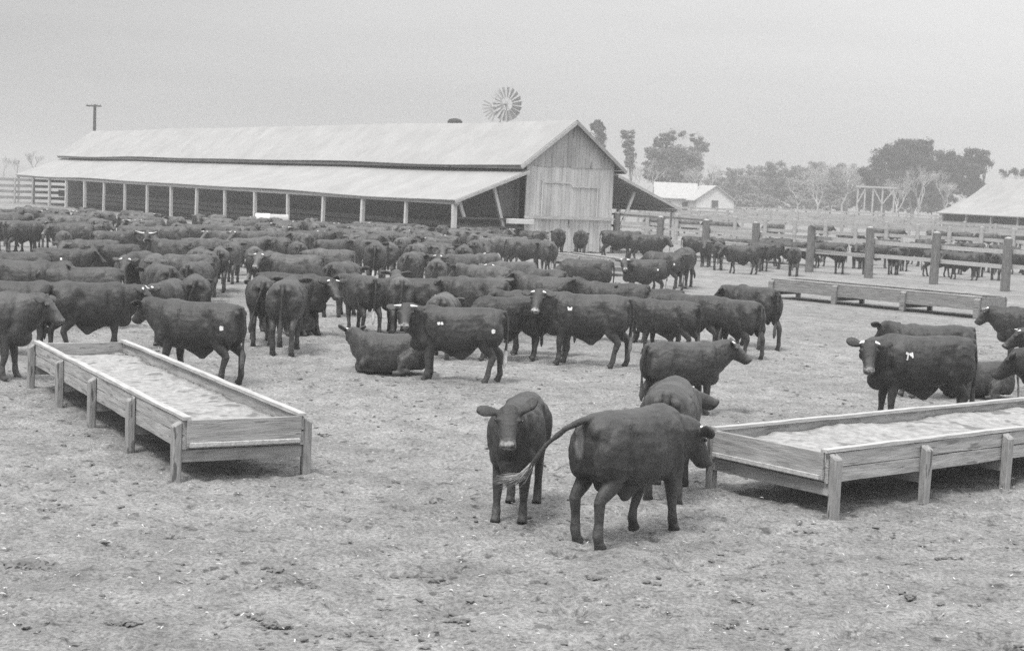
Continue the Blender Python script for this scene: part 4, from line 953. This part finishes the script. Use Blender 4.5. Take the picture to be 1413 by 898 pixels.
def horn_mesh(length):
    me = {}
    for s in (-1, 1):
        mb = MB(); pts_ = []; rd = []
        for i in range(7):
            t = i / 6; pts_.append((-.0 + t * t * .03, s * (.0 + length * (t - .12 * t * t)), length * .42 * t * t)); rd.append((.022 if length < .2 else .026) * (1 - t) ** .7 + .003)
        mb.tube(pts_, rd, 8); me[s] = mb.mesh('horn', True, fixn=True)
        me[s].materials.append(HORN)
    return me
HORNS = {'bud': horn_mesh(.075), 'short': horn_mesh(.135), 'long': horn_mesh(.34)}
mb = MB(); ellipsoid(mb, (0, 0, 0), (.019, .012, .017)); EYEM = mb.mesh('eye', True, fixn=True); EYEM.materials.append(EYE)

def strokes(info, side, lines, wid=.012, name='brand_mark'):
    me = info['me']; bm = bmesh.new(); bm.from_mesh(me); bv = BVHTree.FromBMesh(bm); bm.free()
    mb = MB()
    for ln in lines:
        for a, b in zip(ln[:-1], ln[1:]):
            d = Vector((b[0] - a[0], b[1] - a[1])); l = d.length; d.normalize(); nx_ = Vector((-d.y, d.x)); n = max(2, int(l / .012)); prev = None
            for i in range(n + 1):
                t = l * i / n; c_ = Vector(a) + d * t; row = []
                ww = wid * (1 + .35 * noise.noise((c_.x * 60, c_.y * 60, 1)))
                for q in (-1, 1):
                    x, z = c_ + nx_ * q * ww; hit = bv.ray_cast(Vector((x, side * 1.5, z)), Vector((0, -side, 0)))
                    if hit[0] is None: row = None; break
                    row += [hit[0] + hit[1] * .005, hit[0] - hit[1] * .004]
                if row and prev:
                    mb.add(prev + row, [(0, 4, 6, 2), (1, 3, 7, 5), (0, 1, 5, 4), (2, 6, 7, 3), (0, 2, 3, 1), (4, 5, 7, 6)])
                prev = row
    return mb.mesh(name, fixn=True)

COWS = []
def cow(px, ytop, yfoot, head, pose, label=None, coat=1., muz=.09, sw=.06, horn=None, eyes=False, brand=None, spot=None, sc=None, zt=None, cat='cow', group=None, dark=None):
    """px, ytop = where the middle of its back is seen; heading in degrees, 0 = facing right"""
    info = V_[pose]; H = (.72 if info['lying'] else ZS)
    if sc is None:
        if yfoot: sc = CH * (1 - (ytop - HZ(px)) / (yfoot - HZ(px))) / H; sc = max(.84, min(1.12, sc))
        else: sc = random.uniform(.93, 1.04)
    p = G(px, ytop, H * sc)
    az = math.atan2(p.x, p.y)
    rz = R(head) - az
    bx = p.x; by = p.y
    root = empty('cow', (bx, by, 0), rz); root.scale = (sc * (random.uniform(.93, .99) if pose[0] == 'h' else random.uniform(.86, .95)), sc * random.uniform(.96, 1.08), sc)
    tag(root, label, cat, group or 'cattle in the feedlot')
    bo = link('body', info['me'], None, root); bo.color = (coat, muz * .62, sw, 1)
    if horn:
        for s in (-1, 1):
            h = link('horn', HORNS[horn][s], None, root); m = Matrix((info['ha'], info['hs'], info['hn'])).transposed().to_4x4()
            h.matrix_local = Matrix.Translation(info['poll'] + info['ha'] * -.01 + info['hs'] * s * .075 + info['hn'] * -.035) @ m @ Matrix.Rotation(R(10), 4, 'Y')
    if eyes:
        for s in (-1, 1):
            e = link('eye', EYEM, None, root); m = Matrix((info['ha'], info['hs'], info['hn'])).transposed().to_4x4()
            e.matrix_local = Matrix.Translation(info['poll'] + info['ha'] * .105 + info['hs'] * s * .130 + info['hn'] * -.055) @ m
    if pose == 'h_front':
        tpp = [Vector(q) for q in ((-1.03, .37, .76), (-1.03, .46, .63), (-1.01, .58, .55), (-.98, .74, .53))]; hb = MB(); rnd = random.Random(5)
        for k in range(150):
            o_ = [Vector((rnd.gauss(0, 1), rnd.gauss(0, 1), rnd.gauss(0, 1))) for _ in range(2)]; st = rnd.uniform(0, .9)
            pts2 = [tpp[0].lerp(tpp[1], st) + o_[0] * .006, tpp[1].lerp(tpp[2], .3 + st * .5) + o_[0] * .014 + o_[1] * .004, tpp[2].lerp(tpp[3], .2 + st * .5) + o_[0] * .022 + o_[1] * .008, tpp[3] + (tpp[3] - tpp[2]) * rnd.uniform(-.5, .35) + o_[0] * .03 + o_[1] * .014 + Vector((0, 0, -.02))]
            hb.tube(pts2, [.0045, .0045, .0035, .0012], 4)
        link('tail_hair', hb.mesh('tail_hair', True), mat('pale_tail_hair', .10, .38, .6, 9, bump=0), root)['label'] = 'pale hair switch at the end of the tail'
    if brand: link('brand_mark', strokes(info, brand[0], brand[1]), WMARK, root)['label'] = 'white brand mark on the flank'
    if spot:
        s_, x, z = spot; o = link('hip_sticker', strokes(info, s_, [[(x - .028, z), (x + .028, z)]], .03, 'hip_sticker'), WMARK, root); o['label'] = 'small white square sticker on the hip'
    COWS.append(dict(root=root, px=px, y=ytop - HZ(px), h=head % 360, lab=label, p=p, r=.5))
    return root

B_W = [[(.30, .985), (.28, .93), (.262, .97), (.245, .93), (.23, .985)]]
B_44 = [[(.34, .99), (.30, .985)], [(.335, 1.0), (.30, .965), (.315, .90)], [(.285, .965), (.30, .985)], [(.27, .99), (.25, .955), (.225, .96)], [(.235, 1.0), (.225, .93)]]
B_VA = [[(.31, .97), (.295, .925), (.275, .97)], [(.255, .93), (.24, .97), (.225, .93)]]
# --- animals one can single out
cow(876, 561, 745, 55, 'h_front', 'dark cow nearest the viewer, seen from behind, its white-tipped tail swung out', 1., .05, .3, 'short', True, sc=.967)
cow(719, 547, 712, 262, 'h_face', 'young dark cow facing the viewer in front, ears out sideways, pale nose', .85, .35, .1, None, True, sc=.92)
cow(928, 524, 690, 86, 'h_rear', 'dark cow seen from behind beyond the nearest one, pale rounded rump', 1.35, .08, .1, 'short', True, sc=.97)
cow(944, 470, 573, 38, 'h_away', 'dark cow facing right away from the viewer, above the nearest pair', 1.1, .07, .06, 'bud', True)
cow(632, 422, 528, 178, 'h_look', 'dark horned cow standing broadside before the lying one, white hip sticker', .95, .42, .5, 'short', True, (1, B_VA), (1, -.60, .86), sc=.98)
cow(812, 404, 508, 168, 'h_look', 'large dark cow broadside in the centre right, white nose and flank brand', .95, .6, .15, 'bud', True, (1, B_W), sc=1.06)
cow(1272, 461, 574, 204, 'h_brand', 'stocky dark cow behind the right trough, white brand on its shoulder, horn buds', .72, .4, .06, 'bud', True, (1, B_44), sc=1.06)
cow(1290, 447, None, 205, 'look_right', 'dark cow mostly hidden behind the branded one by the right trough', .7, sc=.98)
cow(1352, 497, 536, 190, 'lying_low', 'dark animal lying down right behind the branded cow', .8, sc=.85)
cow(1428, 424, 506, 186, 'h_side', 'dark cow at the right edge facing left below the far trough', .7, .1, .06, 'bud', True)
cow(1478, 456, 530, 190, 'stand', 'dark cow at the right edge showing head with white horn tip', .8, .25, .06, 'short', True, sc=.92)
cow(1500, 478, 565, 176, 'square', 'dark cow cut off at the right edge nearest the right trough', .6, sc=1.05)
cow(274, 414, 519, 148, 'h_side', 'dark cow facing away left beside the left trough, white hip sticker', .85, .1, .1, None, True, None, (1, -.60, .86), sc=1.0)
cow(-28, 400, 527, -14, 'h_side', 'pale-flanked cow at the left edge with its head near the left trough', 1.6, .2, .1, None, True, sc=1.06)
cow(128, 388, 492, 18, 'turn_right', 'dark cow behind the left trough, its head turned to the right', .8, .2, .06, 'bud', True, sc=1.02)
cow(22, 386, None, 5, 'stand', 'cow behind the pale-flanked one at the left edge, only its back showing', 1.0)
cow(30, 358, None, -5, 'stand', 'dark cow with a high rounded back at the left edge of the herd', 1.1, sc=1.05)
cow(118, 367, None, 175, 'square', 'cow with a long straight back above the cow behind the left trough', 1.25)
cow(24, 347, None, 182, 'stand', 'cow at the left edge third up from the trough, back only', 1.1)
cow(84, 342, None, 2, 'stand', 'dark cow facing right above the long straight back', .95, spot=(-1, .0, .95))
cow(160, 336, None, 200, 'look_left', 'dark-faced cow with a pale nose left of the small round rump', .8, .4)
cow(173, 352, None, 88, 'square', 'small cow with a round rump left of the horned cow', 1.4, sc=.86)
cow(8, 295, 340, 5, 'stand', 'dark cow standing in the clear at the upper left edge', .75)
cow(58, 300, None, 80, 'turn_left', 'cow with a round grey rump at the upper left, right of the clear standing one', 1.3)
cow(88, 318, None, 95, 'square', 'small cow with a fuzzy rump at the upper left of the herd', 1.4, sc=.88)
cow(233, 385, 476, 258, 'turn_right', 'horned cow facing the viewer, white nose, between the trough and the herd', 1.2, .7, .1, 'short', True)
cow(362, 381, 474, 92, 'square', 'left one of two rumps side by side in the open below the herd', 1.05)
cow(397, 384, 486, 84, 'stand', 'right one of two rumps side by side in the open below the herd', 1.15, spot=(1, -.5, 1.0))
cow(404, 376, None, -20, 'turn_right', 'dark cow whose head shows right of the two rumps', .6, .15, .06, 'bud')
cow(418, 421, 448, 88, 'lying_low', 'small dark animal lying behind the two rumps', .8, sc=.8)
cow(472, 360, 436, 68, 'square', 'cow walking away left of the rear-view pair in the centre left', 1.25, .1)
cow(500, 378, 461, 112, 'turn_left', 'cow seen from behind just above the lying cow', .9, .1, .5)
cow(519, 334, 428, 88, 'stand', 'tall narrow cow seen from behind above the lying cow', 1., .1, .6)
cow(572, 382, 462, 164, 'square', 'dark cow broadside right above the lying cow', .85, .1, .06, None, False, None, (1, -.6, .86))
cow(542, 459, 498, 172, 'lying', 'dark horned cow lying down beside the standing broadside cow', 1.15, .3, .1, 'short', True, sc=.92)
cow(660, 382, 470, 140, 'turn_left', 'dark cow directly above the broadside horned cow, angled away', 1., spot=(1, -.55, .75))
cow(743, 401, 490, 188, 'stand', 'dark cow standing left behind the large white-nosed cow', .85, .3)
cow(735, 380, None, 172, 'square', 'cow back showing left of the pair above the white-nosed cow', 1.2)
cow(763, 381, None, 168, 'up', 'cow back showing right of the pair above the white-nosed cow', 1.2)
cow(700, 408, None, 205, 'low', 'dark cow with lowered head behind the rump of the horned broadside cow', .6, sc=.95)
cow(922, 413, None, 158, 'stand', 'dark cow right behind the large white-nosed cow', .75, sc=.90)
cow(958, 405, None, 150, 'square', 'dark cow second right of the large white-nosed cow', .85, sc=.95)
cow(1017, 412, None, 132, 'turn_left', 'round-rumped dark cow left of the rearmost standing right one', .85)
cow(1042, 394, 497, 128, 'turn_left', 'dark cow on the right rim of the herd seen from behind', .7, sc=1.06)
cow(848, 389, None, 178, 'up', 'dark cow with its head showing above the white-nosed one', .75)
cow(900, 397, None, 182, 'up', 'dark cow head and back right above the white-nosed one', .6)
cow(890, 357, None, 196, 'look_left', 'cow with a white face and short horns near the gable trough', 1., .8, .6, 'short', spot=(1, -.4, .9))
cow(945, 341, 397, 262, 'square', 'cow standing end-on at the right rim of the herd by the fence', .7, .3)
cow(808, 357, None, 186, 'low', 'dark rounded cow just below the small gable trough', .85)
cow(771, 315, None, 92, 'square', 'cow seen from behind left of two against the pale gable wall', .8, sc=1.13)
cow(802, 317, None, 88, 'square', 'cow seen from behind right of two against the pale gable wall', .8, sc=1.13)
cow(854, 318, None, 2, 'stand', 'dark cow broadside at the right foot of the gable wall', .65, sc=1.1)
cow(893, 323, None, 8, 'turn_right', 'dark cow facing right between the gable wall and the corral fence', .7, sc=1.1)
cow(726, 329, None, 3, 'turn_right', 'cow broadside below the left edge of the gable wall', 1.25)
cow(207, 322, None, 262, 'up', 'long-horned cow facing the viewer in the thick of the herd', .7, .7, .1, 'long')
# --- the rest of the middle herd: (px, ytop, heading, pose)
rest = [(223, 364, 108, 'square'), (212, 350, 262, 'turn_left'), (270, 379, 90, 'square'), (273, 360, 72, 'turn_left'), (273, 342, 84, 'stand'), (256, 350, 205, 'low'), (303, 341, 88, 'stand'), (287, 345, 95, 'square'), (320, 334, 80, 'stand'), (352, 340, 92, 'square'), (405, 350, 168, 'look_left'), (310, 318, 178, 'stand'), (322, 311, 3, 'stand'), (411, 333, 96, 'square'), (455, 330, 0, 'stand'), (457, 343, 182, 'square'), (508, 330, 120, 'turn_left'), (490, 325, 262, 'up'), (537, 334, 86, 'square'), (575, 336, 75, 'turn_right'), (568, 347, 80, 'turn_right'), (603, 357, 88, 'square'), (615, 340, 265, 'up'), (634, 350, 170, 'stand'), (551, 380, 95, 'up'), (655, 331, 88, 'square'), (670, 349, 176, 'square'), (680, 322, 4, 'stand'), (757, 333, 100, 'turn_left'), (733, 318, 2, 'stand'), (655, 312, 0, 'stand'), (672, 366, 182, 'stand'), (708, 360, 215, 'turn_left'), (751, 370, 178, 'low'), (697, 383, 262, 'up'), (612, 404, 84, 'square'), (136, 302, 75, 'turn_left'), (152, 318, 8, 'stand'), (128, 330, 195, 'turn_left'), (192, 346, 250, 'square'), (240, 330, 170, 'stand'), (200, 303, 180, 'stand'), (378, 326, 175, 'square'), (375, 346, 100, 'square'), (340, 328, 5, 'stand'), (430, 318, 12, 'stand'), (600, 334, 185, 'square'), (640, 338, 88, 'stand'), (560, 322, 10, 'stand'), (530, 318, 178, 'stand'), (590, 322, 260, 'turn_left'), (480, 315, 4, 'stand'), (350, 318, 182, 'stand'), (282, 328, 0, 'square'), (108, 306, 185, 'stand'), (915, 347, 175, 'low')]
for px, y, h, ps in rest:
    if h % 180 < 12 or h % 180 > 168: h += random.choice((-50, -38, -20, 25, 40, 52, 62))
    cow(px, y, None, h, ps, None, random.uniform(.85, 2.0), random.choice((.07, .1, .3, .6)), random.choice((.06, .3)), random.choice((None, None, 'bud', 'short')) if 200 < h < 300 or ps.startswith('look') or ps == 'up' else None, spot=(1 if 90 < h < 270 else -1, -.6, .86) if random.random() < .1 else None)
# --- packed far rows filling the ground before the shed
def clear(p, rmin):
    return all((c['p'].x - p.x) ** 2 + ((c['p'].y - p.y)) ** 2 > rmin ** 2 for c in COWS)
tries = 0; nf = 0; random.seed(11)
while nf < 112 and tries < 9000:
    tries += 1
    px = random.uniform(-12, 700); dy = random.uniform(52.5, 74) ; y = HZ(px) + dy
    if px > 560 and y < 306 + (px - 560) * .06: continue
    if px < 110 and y > 318: continue
    p = G(px, y, ZS)
    if not clear(p, 1.45): continue
    h = random.choice((90, 80, 100, 265, 285, 60, 120, 45, 135, 225, 315, 20, 165, 200, 90)) + random.uniform(-18, 18)
    cow(px, y, None, h, random.choice(('stand', 'stand', 'square', 'up', 'turn_left', 'turn_right', 'look_left', 'low')), None, random.uniform(.9, 2.3), random.choice((.07, .1, .4)), .1, random.choice((None, None, None, 'short')), sc=random.uniform(.93, 1.03)); nf += 1
print('far herd', nf)
# --- cattle in the next pens
pen = [(962, 326, 2, .8), (1008, 329, 178, .9), (1040, 330, 5, .8), (1074, 328, 170, .6), (1097, 341, 88, .7), (1131, 329, 92, .9), (1171, 321, 3, .6), (1225, 330, 176, .7), (1254, 335, 190, .5), (1281, 330, 8, .7), (1308, 336, 185, .5), (1342, 335, 182, .5), (1362, 342, 92, .6), (1384, 338, 4, .7), (1409, 345, 176, .6), (1200, 333, 88, .6), (1322, 343, 95, .7), (1150, 334, 172, .8), (1430, 346, 2, .6), (1246, 339, 100, .6), (1268, 334, 182, .6), (1296, 345, 5, .7), (1330, 348, 178, .6), (1350, 346, 262, .5), (1376, 349, 88, .6), (1395, 343, 190, .5), (1184, 336, 265, .7), (1235, 342, 84, .6), (1052, 336, 100, .8), (1025, 338, 176, .8), (1088, 333, 4, .7), (1112, 334, 178, .7), (1160, 340, 90, .6), (1198, 341, 268, .6), (1212, 336, 6, .7), (992, 334, 92, .8), (1060, 334, 178, .7), (975, 331, 265, .8)]
for i, (px, y, h, c_) in enumerate(pen):
    wf = i in (8, 10, 11)
    cow(px, y, None, h, random.choice(('stand', 'square', 'turn_left')) if not wf else 'look_left', None, c_, .85 if wf else .1, .1, None, group='cattle in the next pen', sc=.97)
for i, px in enumerate((905, 935, 952, 985, 1003, 1070, 1135, 1215, 1232, 1292, 1302, 1330, 1364, 1372, 1398, 1410)):
    cow(px, HZ(px) + random.uniform(31.5, 34), None, random.choice((0, 180, 90, 170)), 'stand', None, .8, .1, .1, None, group='cattle in the far pen', sc=.97)

# --- labels that single each one out
post_px = [P(SHED_O + U * (.05 + 74.7 * i / 16) - V * 6.65 + Vector((0, 0, 2)))[0] for i in range(17)]
ordn = ['first', 'second', 'third', 'fourth', 'fifth', 'sixth', 'seventh', 'eighth', 'ninth', 'tenth', 'eleventh', 'twelfth', 'thirteenth', 'fourteenth', 'fifteenth', 'sixteenth', 'seventeenth']
def view(h):
    h %= 360
    if h < 35 or h > 325: return 'facing right'
    if h < 145: return 'seen from behind'
    if h < 225: return 'facing left'
    return 'facing the viewer'
buckets = {}
for c in COWS:
    if c['lab']: continue
    g = c['root']['group']
    if g == 'cattle in the next pen': key = ('dark cow ' + view(c['h']) + ' behind the corral fence rails',)
    elif g == 'cattle in the far pen': key = ('tiny dark cow ' + view(c['h']) + ' in the far pen under the trees',)
    else:
        d = c['y']; row = 'rearmost rows' if d < 59 else 'back rows' if d < 67 else 'rows behind the middle' if d < 78 else 'middle rows' if d < 98 else 'front rows'
        i = min(range(17), key=lambda i: abs(post_px[i] - c['px']))
        lm = 'the gable wall' if c['px'] > 690 else 'the ' + ordn[i] + ' shed post'
        key = ('cow ' + view(c['h']) + ', ' + row + ', below ' + lm,)
    buckets.setdefault(key[0], []).append(c)
for k, lst in buckets.items():
    lst.sort(key=lambda c: c['px'])
    for i, c in enumerate(lst):
        c['root']['label'] = k if len(lst) == 1 else (k + ', ' + ('left one' if i == 0 else 'right one') if len(lst) == 2 else k + ', ' + ordn[i] + ' from left')
print('cows', len(COWS))
